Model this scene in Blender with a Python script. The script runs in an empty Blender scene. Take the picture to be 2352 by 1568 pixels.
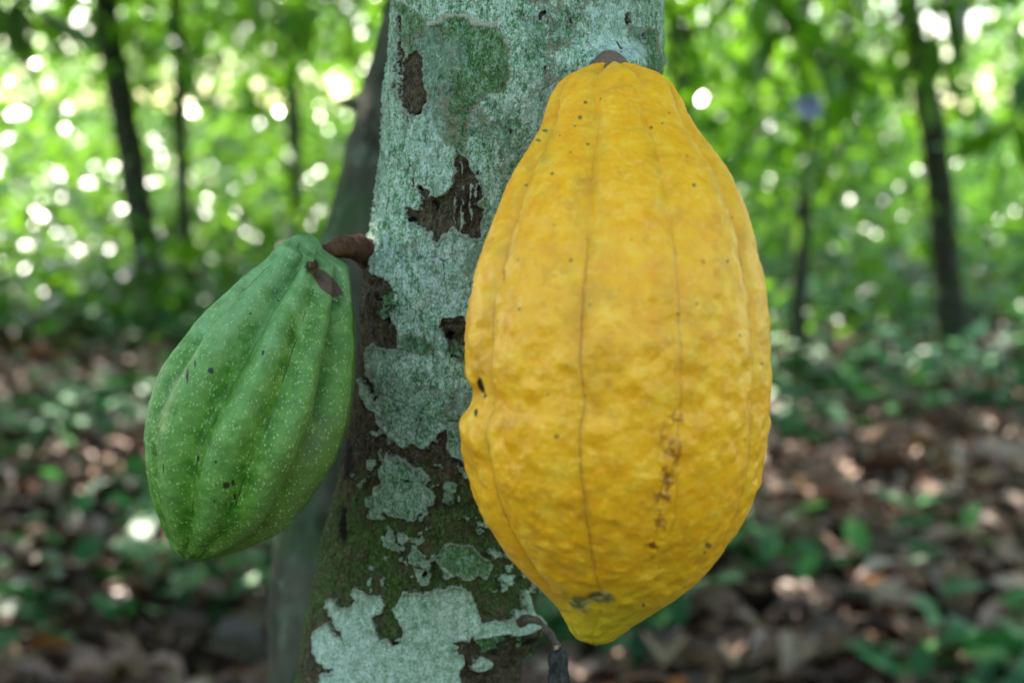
import bpy, math, random
import numpy as np
from mathutils import Vector

random.seed(7)
RNG = np.random.default_rng(11)
scene = bpy.context.scene
col = scene.collection
R = math.radians

# ---------------------------------------------------------------- camera, sky, sun
CAM_H = 1.0
PITCH = R(8.7)
PX = 0.74 / 2352.0            # radians-ish per reference pixel (photo seen 2352 wide)
CP = np.array([0.0, 0.0, CAM_H])
CF = np.array([0.0, math.cos(PITCH), -math.sin(PITCH)])
CU = np.array([0.0, math.sin(PITCH), math.cos(PITCH)])
CR = np.array([1.0, 0.0, 0.0])

cam_data = bpy.data.cameras.new("camera")
cam = bpy.data.objects.new("camera", cam_data)
col.objects.link(cam)
cam.location = CP
cam.rotation_euler = (math.pi / 2 - PITCH, 0, 0)
cam_data.sensor_width = 22.2
cam_data.lens = 30.0
cam_data.clip_start = 0.02
cam_data.clip_end = 500
cam_data.dof.use_dof = True
cam_data.dof.focus_distance = 0.487
cam_data.dof.aperture_fstop = 4.8
scene.camera = cam

SUN_EL, SUN_AZ = R(52), R(-24)     # azimuth from +Y towards +X: sun ahead of the camera, high, a bit left
world = bpy.data.worlds.new("World")
scene.world = world
world.use_nodes = True
wn = world.node_tree
sky = wn.nodes.new("ShaderNodeTexSky")
sky.sky_type = 'NISHITA'
sky.sun_disc = False
sky.sun_elevation = SUN_EL
sky.sun_rotation = SUN_AZ
sky.dust_density = 0.8
wb = wn.nodes.new("ShaderNodeMix")
wb.data_type = 'RGBA'; wb.blend_type = 'MULTIPLY'
wb.inputs[0].default_value = 1.0
wb.inputs[7].default_value = (1.13, 1.0, 0.89, 1)      # camera white balance for open shade
wn.links.new(sky.outputs[0], wb.inputs[6])
wn.links.new(wb.outputs[2], wn.nodes["Background"].inputs[0])
wn.nodes["Background"].inputs[1].default_value = 0.15
sd = bpy.data.lights.new("sun", 'SUN')
sd.energy = 5.0
sd.angle = R(0.5)
sd.color = (1.0, 0.93, 0.82)
sun = bpy.data.objects.new("sun", sd)
col.objects.link(sun)
sdir = Vector((math.sin(SUN_AZ) * math.cos(SUN_EL), math.cos(SUN_AZ) * math.cos(SUN_EL), math.sin(SUN_EL)))
sun.rotation_euler = sdir.to_track_quat('Z', 'Y').to_euler()
sun.location = (0, 0, 30)
scene.view_settings.view_transform = 'Standard'
scene.view_settings.look = 'None'
scene.view_settings.exposure = 2.45
scene.view_settings.gamma = 1.0
scene.cycles.use_denoising = True
scene.cycles.max_bounces = 8
scene.cycles.sample_clamp_indirect = 6.0
scene.cycles.caustics_reflective = False
scene.cycles.caustics_refractive = False


# ---------------------------------------------------------------- helpers
def at(px, py, d):
    x = (np.asarray(px, float) - 1176) * PX
    y = -(np.asarray(py, float) - 784) * PX
    d = np.asarray(d, float)
    return CP + d[..., None] * (CF + x[..., None] * CR + y[..., None] * CU)


def to_px(p):
    q = p - CP
    d = q @ CF
    return 1176 + (q @ CR) / d / PX, 784 - (q @ CU) / d / PX, d


def ground_hit(px, py):
    v = CF + (px - 1176) * PX * CR - (py - 784) * PX * CU
    t = -CP[2] / v[2]
    return CP + t * v


def _h(ix, iy, iz, s):
    n = (ix.astype(np.int64) * 374761393 + iy.astype(np.int64) * 668265263 + iz.astype(np.int64) * 2147483647 + s * 974711) & 0xFFFFFFFF
    n = ((n ^ (n >> 13)) * 1274126177) & 0xFFFFFFFF
    n = ((n ^ (n >> 16)) * 2246822519) & 0xFFFFFFFF
    return ((n ^ (n >> 15)) & 0xFFFFFF) / float(0xFFFFFF) * 2 - 1


def vnoise(p, s=0):
    i = np.floor(p)
    f = p - i
    f = f * f * f * (f * (f * 6 - 15) + 10)
    ix, iy, iz = (i[..., k].astype(np.int64) for k in range(3))
    r = 0
    for a in (0, 1):
        wa = f[..., 0] if a else 1 - f[..., 0]
        for b in (0, 1):
            wb = f[..., 1] if b else 1 - f[..., 1]
            for c in (0, 1):
                wc = f[..., 2] if c else 1 - f[..., 2]
                r = r + wa * wb * wc * _h(ix + a, iy + b, iz + c, s)
    return r


def fbm(p, o=4, s=0, g=0.5):
    r, a, t = 0, 1.0, 0
    for k in range(o):
        r = r + a * vnoise(p * (2.03 ** k) + 17.3 * k, s + k)
        t += a
        a *= g
    return r / t


def sstep(a, b, x):
    t = np.clip((x - a) / (b - a), 0, 1)
    return t * t * (3 - 2 * t)


def interp(y, pts):
    pts = np.array(pts, float)
    xs, ys = pts[:, 0], pts[:, 1]
    y = np.asarray(y, float)
    # monotone-ish cubic through the points
    m = np.gradient(ys, xs)
    k = np.clip(np.searchsorted(xs, y) - 1, 0, len(xs) - 2)
    h = xs[k + 1] - xs[k]
    t = np.clip((y - xs[k]) / h, 0, 1)
    return ((2 * t ** 3 - 3 * t ** 2 + 1) * ys[k] + (t ** 3 - 2 * t ** 2 + t) * h * m[k]
            + (-2 * t ** 3 + 3 * t ** 2) * ys[k + 1] + (t ** 3 - t ** 2) * h * m[k + 1])


def mesh_from(name, verts, faces, mat, parent=None, attrs=None, smooth=True, sizes=None):
    """verts Nx3, faces: Mx4 or Mx3 array, or flat loop list with sizes"""
    me = bpy.data.meshes.new(name)
    verts = np.ascontiguousarray(verts, dtype=np.float32)
    if sizes is None:
        faces = np.asarray(faces, dtype=np.int32)
        sizes = np.full(len(faces), faces.shape[1], np.int32)
        flat = faces.ravel()
    else:
        flat = np.asarray(faces, dtype=np.int32)
        sizes = np.asarray(sizes, dtype=np.int32)
    me.vertices.add(len(verts))
    me.vertices.foreach_set("co", verts.ravel())
    me.loops.add(len(flat))
    me.loops.foreach_set("vertex_index", flat)
    me.polygons.add(len(sizes))
    starts = np.concatenate([[0], np.cumsum(sizes)[:-1]]).astype(np.int32)
    me.polygons.foreach_set("loop_start", starts)
    me.polygons.foreach_set("loop_total", sizes)
    me.update(calc_edges=True)
    me.validate()
    if smooth:
        me.polygons.foreach_set("use_smooth", np.ones(len(sizes), bool))
    for k, v in (attrs or {}).items():
        a = me.attributes.new(k, 'FLOAT', 'POINT')
        a.data.foreach_set("value", np.ascontiguousarray(v, dtype=np.float32))
    me.materials.append(mat)
    o = bpy.data.objects.new(name, me)
    col.objects.link(o)
    if parent is not None:
        o.parent = parent
        o.matrix_parent_inverse = parent.matrix_world.inverted()
    return o


def empty(name, loc):
    o = bpy.data.objects.new(name, None)
    o.location = loc
    o.empty_display_size = 0.05
    col.objects.link(o)
    bpy.context.view_layer.update()
    return o


def tag(o, label=None, cat=None, group=None, kind=None):
    if label: o["label"] = label
    if cat: o["category"] = cat
    if group: o["group"] = group
    if kind: o["kind"] = kind
    return o


def grid_faces(nr, nc, wrap=True):
    i = np.arange(nr - 1)[:, None]
    j = np.arange(nc if wrap else nc - 1)[None, :]
    a = i * nc + j
    b = i * nc + (j + 1) % nc
    return np.stack([a, b, b + nc, a + nc], -1).reshape(-1, 4)


def tube(pts, rad, n=10, rough=0.0, seed=0, cap=True):
    """tube mesh (verts, faces) along pts"""
    pts = np.array(pts, float)
    rad = np.broadcast_to(np.array(rad, float), (len(pts),)).copy()
    t = np.gradient(pts, axis=0)
    t /= np.linalg.norm(t, axis=1)[:, None]
    ref = np.array([0.3, 1, 0.1]) if abs(t[0][1]) < 0.8 else np.array([1, 0, 0.2])
    u = np.cross(t, ref); u /= np.linalg.norm(u, axis=1)[:, None]
    v = np.cross(t, u)
    if cap:
        rad[-1] *= 0.05
        rad[0] *= 0.05 if rad[0] < 0.01 else 1
    a = np.linspace(0, 2 * np.pi, n, endpoint=False)
    ring = u[:, None, :] * np.cos(a)[None, :, None] + v[:, None, :] * np.sin(a)[None, :, None]
    P = pts[:, None, :] + ring * rad[:, None, None]
    if rough:
        P = P + ring * (fbm(P / max(rad.max(), 1e-4) * 0.9, 3, seed) * rad.max() * rough)[..., None] * (rad[:, None, None] / rad.max())
    return P.reshape(-1, 3), grid_faces(len(pts), n)


def merge(parts):
    V, F, k = [], [], 0
    for v, f in parts:
        V.append(v); F.append(f + k); k += len(v)
    return np.concatenate(V), np.concatenate(F)


def curve(pts, n):
    """smooth polyline through pts"""
    pts = np.array(pts, float)
    s = np.concatenate([[0], np.cumsum(np.linalg.norm(np.diff(pts, axis=0), axis=1))])
    q = np.linspace(0, s[-1], n)
    return np.stack([interp(q, np.stack([s, pts[:, k]], 1)) for k in range(pts.shape[1])], 1)


# ---- material helpers
class NB:
    def __init__(self, name):
        self.m = bpy.data.materials.new(name)
        self.m.use_nodes = True
        self.t = self.m.node_tree
        self.b = self.t.nodes["Principled BSDF"]
        self.out = self.t.nodes["Material Output"]

    def n(self, typ, **kw):
        nd = self.t.nodes.new(typ)
        for k, v in kw.items():
            setattr(nd, k, v)
        return nd

    def link(self, a, b):
        self.t.links.new(a, b)

    def put(self, sock, v):
        if isinstance(v, bpy.types.NodeSocket):
            self.link(v, sock)
        elif isinstance(v, (tuple, list)) and len(v) == 3 and sock.type == 'RGBA':
            sock.default_value = (*v, 1)
        else:
            sock.default_value = v

    def math(self, op, a, b=0.0, c=None, clamp=False):
        nd = self.n("ShaderNodeMath", operation=op, use_clamp=clamp)
        self.put(nd.inputs[0], a); self.put(nd.inputs[1], b)
        if c is not None: self.put(nd.inputs[2], c)
        return nd.outputs[0]

    def attr(self, name):
        return self.n("ShaderNodeAttribute", attribute_name=name).outputs["Fac"]

    def coord(self, scale=(1, 1, 1), rot=(0, 0, 0)):
        tc = self.n("ShaderNodeTexCoord")
        mp = self.n("ShaderNodeMapping")
        mp.inputs["Scale"].default_value = scale
        mp.inputs["Rotation"].default_value = rot
        self.link(tc.outputs["Object"], mp.inputs[0])
        return mp.outputs[0]

    def noise(self, vec, scale, detail=4, rough=0.55, dist=0.0):
        nd = self.n("ShaderNodeTexNoise")
        self.link(vec, nd.inputs["Vector"])
        nd.inputs["Scale"].default_value = scale
        nd.inputs["Detail"].default_value = detail
        nd.inputs["Roughness"].default_value = rough
        nd.inputs["Distortion"].default_value = dist
        return nd.outputs["Fac"]

    def voro(self, vec, scale, feature='F1', rand=1.0, out="Distance"):
        nd = self.n("ShaderNodeTexVoronoi", feature=feature)
        self.link(vec, nd.inputs["Vector"])
        nd.inputs["Scale"].default_value = scale
        nd.inputs["Randomness"].default_value = rand
        return nd.outputs[out]

    def step(self, x, a, b, lo=0.0, hi=1.0):
        nd = self.n("ShaderNodeMapRange", interpolation_type='SMOOTHSTEP')
        self.put(nd.inputs[0], x)
        nd.inputs[1].default_value = a; nd.inputs[2].default_value = b
        nd.inputs[3].default_value = lo; nd.inputs[4].default_value = hi
        return nd.outputs[0]

    def mix(self, f, a, b, blend='MIX'):
        nd = self.n("ShaderNodeMix", data_type='RGBA', blend_type=blend)
        self.put(nd.inputs[0], f); self.put(nd.inputs[6], a); self.put(nd.inputs[7], b)
        return nd.outputs[2]

    def ramp(self, f, stops):
        nd = self.n("ShaderNodeValToRGB")
        cr = nd.color_ramp
        while len(cr.elements) < len(stops):
            cr.elements.new(0.5)
        for e, (p, c) in zip(cr.elements, stops):
            e.position = p; e.color = (*c, 1)
        self.put(nd.inputs[0], f)
        return nd.outputs[0]

    def bump(self, h, dist, strength=1.0):
        nd = self.n("ShaderNodeBump")
        nd.inputs["Distance"].default_value = dist
        nd.inputs["Strength"].default_value = strength
        self.link(h, nd.inputs["Height"])
        return nd.outputs[0]

    def done(self, color, rough=0.6, normal=None, spec=0.5, **kw):
        self.put(self.b.inputs["Base Color"], color)
        self.put(self.b.inputs["Roughness"], rough)
        self.b.inputs["Specular IOR Level"].default_value = spec
        if normal is not None: self.link(normal, self.b.inputs["Normal"])
        for k, v in kw.items():
            self.put(self.b.inputs[k.replace("_", " ")], v)
        return self.m


# ---------------------------------------------------------------- materials
def mat_lichen_bark():
    b = NB("lichen_bark")
    lich, grn, pale, moss, pit, crm = (b.attr(k) for k in ("lich", "grn", "pale", "moss", "pit", "cream"))
    cv = b.coord((1, 1, 0.55))       # stretched up the stem
    co = b.coord()
    n_f = b.noise(co, 900, 5, 0.7)
    n_m = b.noise(co, 170, 4, 0.6)
    n_l = b.noise(co, 38, 4, 0.6)
    n_v = b.noise(cv, 950, 4, 0.75)
    n_v2 = b.math('ADD', b.math('MULTIPLY', b.noise(cv, 380, 5, 0.75), 0.75), b.math('MULTIPLY', b.noise(b.coord((1, 1, 0.6)), 1500, 3, 0.7), 0.75))
    n_v2 = b.math('SUBTRACT', n_v2, 0.25)
    # bark
    bark = b.ramp(n_v2, [(0.30, (0.012, 0.009, 0.003)), (0.44, (0.055, 0.040, 0.018)), (0.55, (0.115, 0.085, 0.045)), (0.68, (0.22, 0.175, 0.11))])
    mossy = b.ramp(n_v, [(0.33, (0.016, 0.030, 0.005)), (0.5, (0.062, 0.105, 0.022)), (0.66, (0.15, 0.22, 0.07))])
    mo = b.math('ADD', moss, b.math('MULTIPLY', b.math('SUBTRACT', n_m, 0.5), 1.6))
    bark = b.mix(b.step(mo, 0.3, 0.75), bark, mossy)
    # lichen
    lp = b.ramp(n_v2, [(0.36, (0.075, 0.17, 0.055)), (0.45, (0.23, 0.40, 0.21)), (0.52, (0.43, 0.61, 0.42)), (0.62, (0.76, 0.88, 0.73))])
    lg = b.ramp(n_v2, [(0.34, (0.022, 0.068, 0.012)), (0.45, (0.070, 0.165, 0.045)), (0.55, (0.15, 0.27, 0.11)), (0.67, (0.36, 0.50, 0.30))])
    g = b.math('ADD', b.math('MULTIPLY', grn, 0.5), b.math('MULTIPLY', b.math('SUBTRACT', n_m, 0.5), 2.0))
    gm = b.step(g, -0.35, 0.35)
    lc = b.mix(gm, lp, lg)
    # yellow-brown freckles and mint-white bloom
    lc = b.mix(b.step(b.noise(co, 420, 5, 0.8), 0.54, 0.66, 0, 0.6), lc, (0.15, 0.14, 0.065))
    lc = b.mix(b.step(b.noise(b.coord((1, 1, .5)), 520, 5, 0.8), 0.545, 0.62, 0, 0.6), lc, (0.42, 0.56, 0.50))
    lc = b.mix(b.step(b.noise(b.coord((1, 1, .6), (0, .2, 0)), 600, 4, 0.8), 0.57, 0.66, 0, 0.75), lc, (0.030, 0.060, 0.025))
    lc = b.mix(b.step(b.noise(co, 60, 5, 0.7), 0.53, 0.70, 0, 0.45), lc, (0.055, 0.15, 0.055))
    # colonies: warped cells, each with its own tone, parted by thin cream-brown lines
    nzc = b.n("ShaderNodeTexNoise"); b.link(co, nzc.inputs["Vector"]); nzc.inputs["Scale"].default_value = 90; nzc.inputs["Detail"].default_value = 6; nzc.inputs["Roughness"].default_value = 0.7
    vm = b.n("ShaderNodeVectorMath", operation='MULTIPLY_ADD'); b.link(nzc.outputs["Color"], vm.inputs[0]); vm.inputs[1].default_value = (0.022, 0.022, 0.022); b.link(b.coord((1, 1, 0.75)), vm.inputs[2])
    cell = b.n("ShaderNodeSeparateColor"); b.link(b.voro(vm.outputs[0], 42, 'F1', 1.0, "Color"), cell.inputs[0])
    lc = b.mix(b.step(cell.outputs[0], 0.45, 0.9, 0, 0.6), lc, b.mix(0.5, lc, (0.035, 0.10, 0.035)))
    lc = b.mix(b.step(cell.outputs[1], 0.6, 0.95, 0, 0.5), lc, b.mix(0.5, lc, (0.62, 0.74, 0.66)))
    edge = b.math('MULTIPLY', b.step(b.voro(vm.outputs[0], 42, 'DISTANCE_TO_EDGE'), 0.030, 0.006), b.step(b.noise(co, 33, 3), 0.48, 0.56, 0, 0.75))
    lc = b.mix(edge, lc, (0.36, 0.30, 0.19))
    crk = b.math('MULTIPLY', b.step(b.voro(b.coord((1, 1, 0.3)), 210, 'DISTANCE_TO_EDGE'), 0.05, 0.01), b.step(b.noise(co, 120, 3), 0.52, 0.62, 0, 0.7))
    lc = b.mix(crk, lc, (0.03, 0.06, 0.025))
    pl = b.math('ADD', pale, b.math('MULTIPLY', b.math('SUBTRACT', n_l, 0.5), 1.3))
    lc = b.mix(b.step(pl, 0.25, 0.85, 0, 0.8), lc, b.ramp(n_v2, [(0.37, (0.28, 0.44, 0.27)), (0.5, (0.54, 0.69, 0.54)), (0.62, (0.80, 0.89, 0.79))]))
    lc = b.mix(b.step(b.math('ADD', pale, b.math('MULTIPLY', b.math('SUBTRACT', n_m, 0.5), 1.0)), 0.95, 1.5, 0, 0.8), lc, (0.72, 0.82, 0.76))
    # jagged edge (millimetres of signed distance + fine noise)
    e = b.math('ADD', lich, b.math('MULTIPLY', b.math('SUBTRACT', n_f, 0.5), 3.2))
    lm = b.step(e, -0.12, 0.12)
    rim = b.math('MULTIPLY', b.step(e, 0.0, 0.15), b.step(e, 1.0, 0.3))
    col_ = b.mix(lm, bark, lc)
    col_ = b.mix(b.math('MULTIPLY', rim, 0.7), col_, (0.50, 0.52, 0.40))
    ge = b.math('ABSOLUTE', b.math('ADD', grn, b.math('MULTIPLY', b.math('SUBTRACT', n_f, 0.5), 1.4)))
    gr = b.math('MULTIPLY', b.math('MULTIPLY', b.step(ge, 0.42, 0.1), lm), b.step(n_l, 0.38, 0.5, 0, 0.8))
    col_ = b.mix(gr, col_, (0.30, 0.20, 0.10))
    col_ = b.mix(b.math('MULTIPLY', crm, b.step(n_f, 0.35, 0.55)), col_, (0.52, 0.47, 0.36))
    col_ = b.mix(b.step(b.math('ADD', pit, b.math('MULTIPLY', b.math('SUBTRACT', n_f, 0.5), 0.8)), 0.35, 0.7), col_, (0.012, 0.008, 0.006))
    pits = b.step(b.voro(co, 210, 'F1', 1.0), 0.10, 0.04)
    pits = b.math('MULTIPLY', pits, b.step(b.noise(co, 90, 2), 0.52, 0.6))
    col_ = b.mix(pits, col_, (0.03, 0.015, 0.010))
    h = b.math('ADD', b.math('MULTIPLY', n_v, 0.5), b.math('ADD', b.math('MULTIPLY', n_v2, 0.6), b.math('ADD', b.math('MULTIPLY', n_f, 0.3), b.math('MULTIPLY', lm, 0.7))))
    return b.done(col_, 0.85, b.bump(b.math('SUBTRACT', h, b.math('MULTIPLY', b.math('ADD', crk, edge), 0.25)), 0.0026, 1.0), 0.25)


def mat_yellow():
    b = NB("ripe_cacao_husk")
    fd, spot, scar, hole, tip, brs, grs = (b.attr(k) for k in ("furrow", "spot", "scar", "hole", "tip", "bruise", "greenstreak"))
    co = b.coord()
    ca = b.coord((1, 1, 0.45))
    n1 = b.noise(co, 42, 5, 0.6)
    n2 = b.noise(co, 120, 5, 0.6)
    n3 = b.noise(co, 600, 3, 0.6)
    base = b.ramp(b.noise(co, 130, 4, 0.6), [(0.32, (0.84, 0.335, 0.005)), (0.46, (0.89, 0.395, 0.007)), (0.56, (0.92, 0.435, 0.010)), (0.70, (0.95, 0.53, 0.045))])
    base = b.mix(b.step(n2, 0.50, 0.64, 0, 0.42), base, (0.63, 0.285, 0.015))
    base = b.mix(b.step(b.noise(co, 75, 4, 0.6), 0.56, 0.70, 0, 0.55), base, (0.58, 0.24, 0.012))
    base = b.mix(b.step(b.noise(co, 430, 5, 0.7), 0.52, 0.68, 0, 0.35), base, (0.96, 0.62, 0.12))
    base = b.mix(b.step(b.noise(co, 260, 4, 0.7), 0.56, 0.70, 0, 0.35), base, (0.62, 0.21, 0.01))
    base = b.mix(b.step(b.math('ADD', tip, b.math('MULTIPLY', b.math('SUBTRACT', n1, 0.5), 0.7)), 0.15, 1.0, 0, 0.85), base, (0.60, 0.43, 0.018))
    base = b.mix(b.math('MULTIPLY', grs, b.step(n2, 0.3, 0.62, 0.25, 1.0)), base, (0.36, 0.30, 0.035))
    # furrow hairline
    e = b.math('ADD', fd, b.math('MULTIPLY', b.math('SUBTRACT', b.noise(ca, 160, 5, 0.7), 0.5), 2.6))
    e = b.math('ABSOLUTE', e)
    ln = b.math('MULTIPLY', b.step(e, 0.42, 0.03), b.step(b.noise(ca, 50, 3), 0.36, 0.56, 0.15, 0.8))
    ln = b.math('MULTIPLY', ln, b.attr("line"))
    base = b.mix(ln, base, (0.27, 0.09, 0.02))
    halo = b.math('MULTIPLY', b.step(e, 2.0, 0.2, 0, 0.22), b.attr("line"))
    base = b.mix(halo, base, (0.50, 0.27, 0.02))
    # cracked corky scar
    ve = b.voro(b.coord((1, 1, 1)), 330, 'DISTANCE_TO_EDGE', 1.0)
    sc = b.math('MULTIPLY', b.step(ve, 0.16, 0.02), b.step(b.math('ADD', scar, b.math('MULTIPLY', b.math('SUBTRACT', n2, 0.5), 1.5)), 0.35, 0.85))
    base = b.mix(b.math('MULTIPLY', sc, 0.8), base, (0.25, 0.075, 0.012))
    base = b.mix(b.step(scar, 1.05, 1.5, 0, 0.75), base, (0.22, 0.06, 0.01))
    base = b.mix(b.step(b.math('ADD', brs, b.math('MULTIPLY', b.math('SUBTRACT', n2, 0.5), 0.9)), 0.3, 0.8, 0, 0.9), base, b.ramp(b.noise(co, 300, 4, 0.7), [(0.35, (0.02, 0.02, 0.01)), (0.5, (0.12, 0.12, 0.03)), (0.65, (0.38, 0.34, 0.18))]))
    base = b.mix(b.step(b.math('ADD', spot, b.math('MULTIPLY', b.math('SUBTRACT', n3, 0.5), 0.5)), 0.3, 0.75, 0, 0.85), base, (0.07, 0.075, 0.03))
    base = b.mix(b.step(b.math('ADD', hole, b.math('MULTIPLY', b.math('SUBTRACT', n2, 0.5), 0.5)), 0.4, 0.62), base, (0.012, 0.008, 0.005))
    # fine freckles of the pod's own
    fr = b.math('MULTIPLY', b.step(b.voro(co, 75, 'F1'), 0.075, 0.045), b.step(b.noise(co, 30, 2), 0.5, 0.55, 0, 0.6))
    base = b.mix(fr, base, (0.20, 0.13, 0.02))
    h = b.math('ADD', b.math('MULTIPLY', n2, 0.7), b.math('ADD', b.math('MULTIPLY', n3, 0.22), b.math('MULTIPLY', b.step(e, 0.9, 0.0), b.math('MULTIPLY', b.attr("line"), -0.35))))
    return b.done(base, b.step(n2, 0.3, 0.7, 0.42, 0.55), b.bump(h, 0.0009, 0.6), 0.36,
                  Subsurface_Weight=0.08, Subsurface_Scale=0.004, Subsurface_Radius=(1.0, 0.5, 0.1))


def mat_green():
    b = NB("unripe_cacao_husk")
    fd, mark, dust_highlight, brown = (b.attr(k) for k in ("furrow", "mark", "dust_highlight", "brown"))
    co = b.coord()
    n1 = b.noise(co, 45, 5, 0.6)
    n2 = b.noise(co, 150, 5, 0.6)
    n3 = b.noise(co, 700, 3, 0.6)
    base = b.ramp(n2, [(0.3, (0.028, 0.095, 0.007)), (0.46, (0.060, 0.180, 0.013)), (0.56, (0.100, 0.240, 0.024)), (0.72, (0.18, 0.33, 0.065))])
    base = b.mix(b.step(fd, 2.0, 7.0, 0.0, 0.5), base, (0.15, 0.30, 0.075))  # ridge tops painted paler, as a highlight the flat light lacks
    base = b.mix(b.step(b.math('ADD', dust_highlight, b.math('MULTIPLY', b.math('SUBTRACT', n2, 0.5), 1.2)), 0.2, 1.0, 0, 0.75), base, (0.21, 0.37, 0.165))
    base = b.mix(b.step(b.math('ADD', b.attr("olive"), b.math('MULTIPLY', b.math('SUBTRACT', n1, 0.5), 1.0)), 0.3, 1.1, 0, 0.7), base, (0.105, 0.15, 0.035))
    sp1 = b.math('MULTIPLY', b.step(b.voro(b.coord((1, 1, .7)), 900, 'F1'), 0.42, 0.2), b.step(b.noise(co, 330, 3, 0.6), 0.42, 0.6, 0.08, 0.75))
    sp2 = b.math('MULTIPLY', b.step(b.math('ADD', b.voro(b.coord((1, 1, .6), (0.3, 0.35, 0)), 420, 'F1'), b.math('MULTIPLY', b.math('SUBTRACT', n3, 0.5), 0.3)), 0.22, 0.12), b.step(n2, 0.42, 0.55, 0.1, 0.8))
    base = b.mix(b.math('MAXIMUM', sp1, sp2), base, (0.33, 0.47, 0.17))
    ln = b.math('MULTIPLY', b.step(b.math('ABSOLUTE', b.math('ADD', b.attr("crease"), b.math('MULTIPLY', b.math('SUBTRACT', n2, 0.5), 1.5))), 0.4, 0.08), b.step(b.noise(co, 70, 2), 0.5, 0.56, 0, 0.8))
    base = b.mix(ln, base, (0.02, 0.04, 0.01))
    base = b.mix(b.step(b.math('ADD', mark, b.math('MULTIPLY', b.math('SUBTRACT', n3, 0.5), 0.8)), 0.35, 0.7, 0, 0.9), base, (0.018, 0.014, 0.010))
    base = b.mix(b.step(b.math('ADD', brown, b.math('MULTIPLY', b.math('SUBTRACT', n2, 0.5), 1.0)), 0.42, 0.60), base, b.ramp(n2, [(0.3, (0.045, 0.026, 0.012)), (0.7, (0.14, 0.085, 0.048))]))
    h = b.math('ADD', b.math('MULTIPLY', n2, 0.8), b.math('ADD', b.math('MULTIPLY', n3, 0.2), b.math('MULTIPLY', sp2, 0.15)))
    return b.done(base, 0.5, b.bump(h, 0.0009, 0.8), 0.3, Subsurface_Weight=0.05, Subsurface_Scale=0.003,
                  Subsurface_Radius=(0.4, 1.0, 0.3))


def mat_stalk(name, c0, c1, scale=260, z=0.4):
    b = NB(name)
    n = b.noise(b.coord((1, 1, z)), scale, 5, 0.7)
    c = b.ramp(n, [(0.3, c0), (0.7, c1)])
    return b.done(c, 0.8, b.bump(n, 0.0012, 0.9), 0.3)


def mat_trunk(name, dark, light, moss, mossamt=0.5):
    b = NB(name)
    co = b.coord((1, 1, 0.3))
    c2 = b.coord()
    n = b.noise(co, 60, 5, 0.65)
    n2 = b.noise(c2, 14, 4, 0.6)
    c = b.ramp(n, [(0.3, dark), (0.7, light)])
    c = b.mix(b.step(n2, 0.62 - mossamt * 0.3, 0.75 - mossamt * 0.2, 0, 0.85), c, moss)
    c = b.mix(b.step(b.noise(c2, 22, 5, 0.7), 0.54, 0.64, 0, 0.6), c, (0.13, 0.17, 0.12))
    c = b.mix(b.step(b.noise(c2, 17, 5, 0.7), 0.55, 0.65, 0, 0.7), c, (0.02, 0.017, 0.01))
    return b.done(c, 0.9, b.bump(n, 0.01, 0.8), 0.2)


def mat_leaf(name, stops, rough=0.33, trans=0.45, tint=(0.30, 0.62, 0.03), spec=0.55):
    b = NB(name)
    tone = b.attr("tone")
    c = b.ramp(tone, stops)
    nz = b.noise(b.coord(), 9, 3)
    c = b.mix(b.step(nz, 0.35, 0.7, 0.0, 0.3), c, (0.02, 0.06, 0.008), 'MIX')
    b.done(c, rough, None, spec)
    tr = b.n("ShaderNodeBsdfTranslucent")
    tc = b.mix(0.55, c, tint)
    b.link(tc, tr.inputs["Color"])
    ms = b.n("ShaderNodeMixShader")
    ms.inputs[0].default_value = trans
    b.link(b.b.outputs[0], ms.inputs[1]); b.link(tr.outputs[0], ms.inputs[2])
    b.link(ms.outputs[0], b.out.inputs[0])
    return b.m


def mat_litter():
    b = NB("dry_leaves")
    tone = b.attr("tone")
    c = b.ramp(tone, [(0.0, (0.020, 0.009, 0.005)), (0.2, (0.070, 0.028, 0.015)), (0.45, (0.17, 0.078, 0.045)), (0.7, (0.34, 0.20, 0.15)), (0.9, (0.52, 0.37, 0.32)), (1.0, (0.45, 0.15, 0.02))])
    n = b.noise(b.coord(), 60, 4)
    c = b.mix(b.step(n, 0.45, 0.7, 0, 0.5), c, (0.05, 0.032, 0.022))
    return b.done(c, 0.55, None, 0.5)


def mat_soil():
    b = NB("forest_soil")
    co = b.coord()
    n = b.noise(co, 6, 6, 0.65)
    n2 = b.noise(co, 45, 5, 0.6)
    c = b.ramp(n, [(0.3, (0.022, 0.015, 0.010)), (0.55, (0.060, 0.040, 0.028)), (0.75, (0.10, 0.072, 0.052))])
    c = b.mix(b.step(n2, 0.5, 0.7, 0, 0.6), c, (0.10, 0.065, 0.048))
    c = b.mix(b.step(b.noise(co, 1.3, 3), 0.52, 0.62, 0, 0.6), c, (0.030, 0.060, 0.015))
    ln = b.n('ShaderNodeVectorMath', operation='LENGTH')
    b.link(co, ln.inputs[0])
    c = b.mix(b.step(ln.outputs['Value'], 9, 15, 0, 0.9), c, b.ramp(n2, [(0.35, (0.02, 0.07, 0.012)), (0.65, (0.06, 0.15, 0.03))]))
    return b.done(c, 0.9, b.bump(n2, 0.02, 0.6), 0.2)


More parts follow.
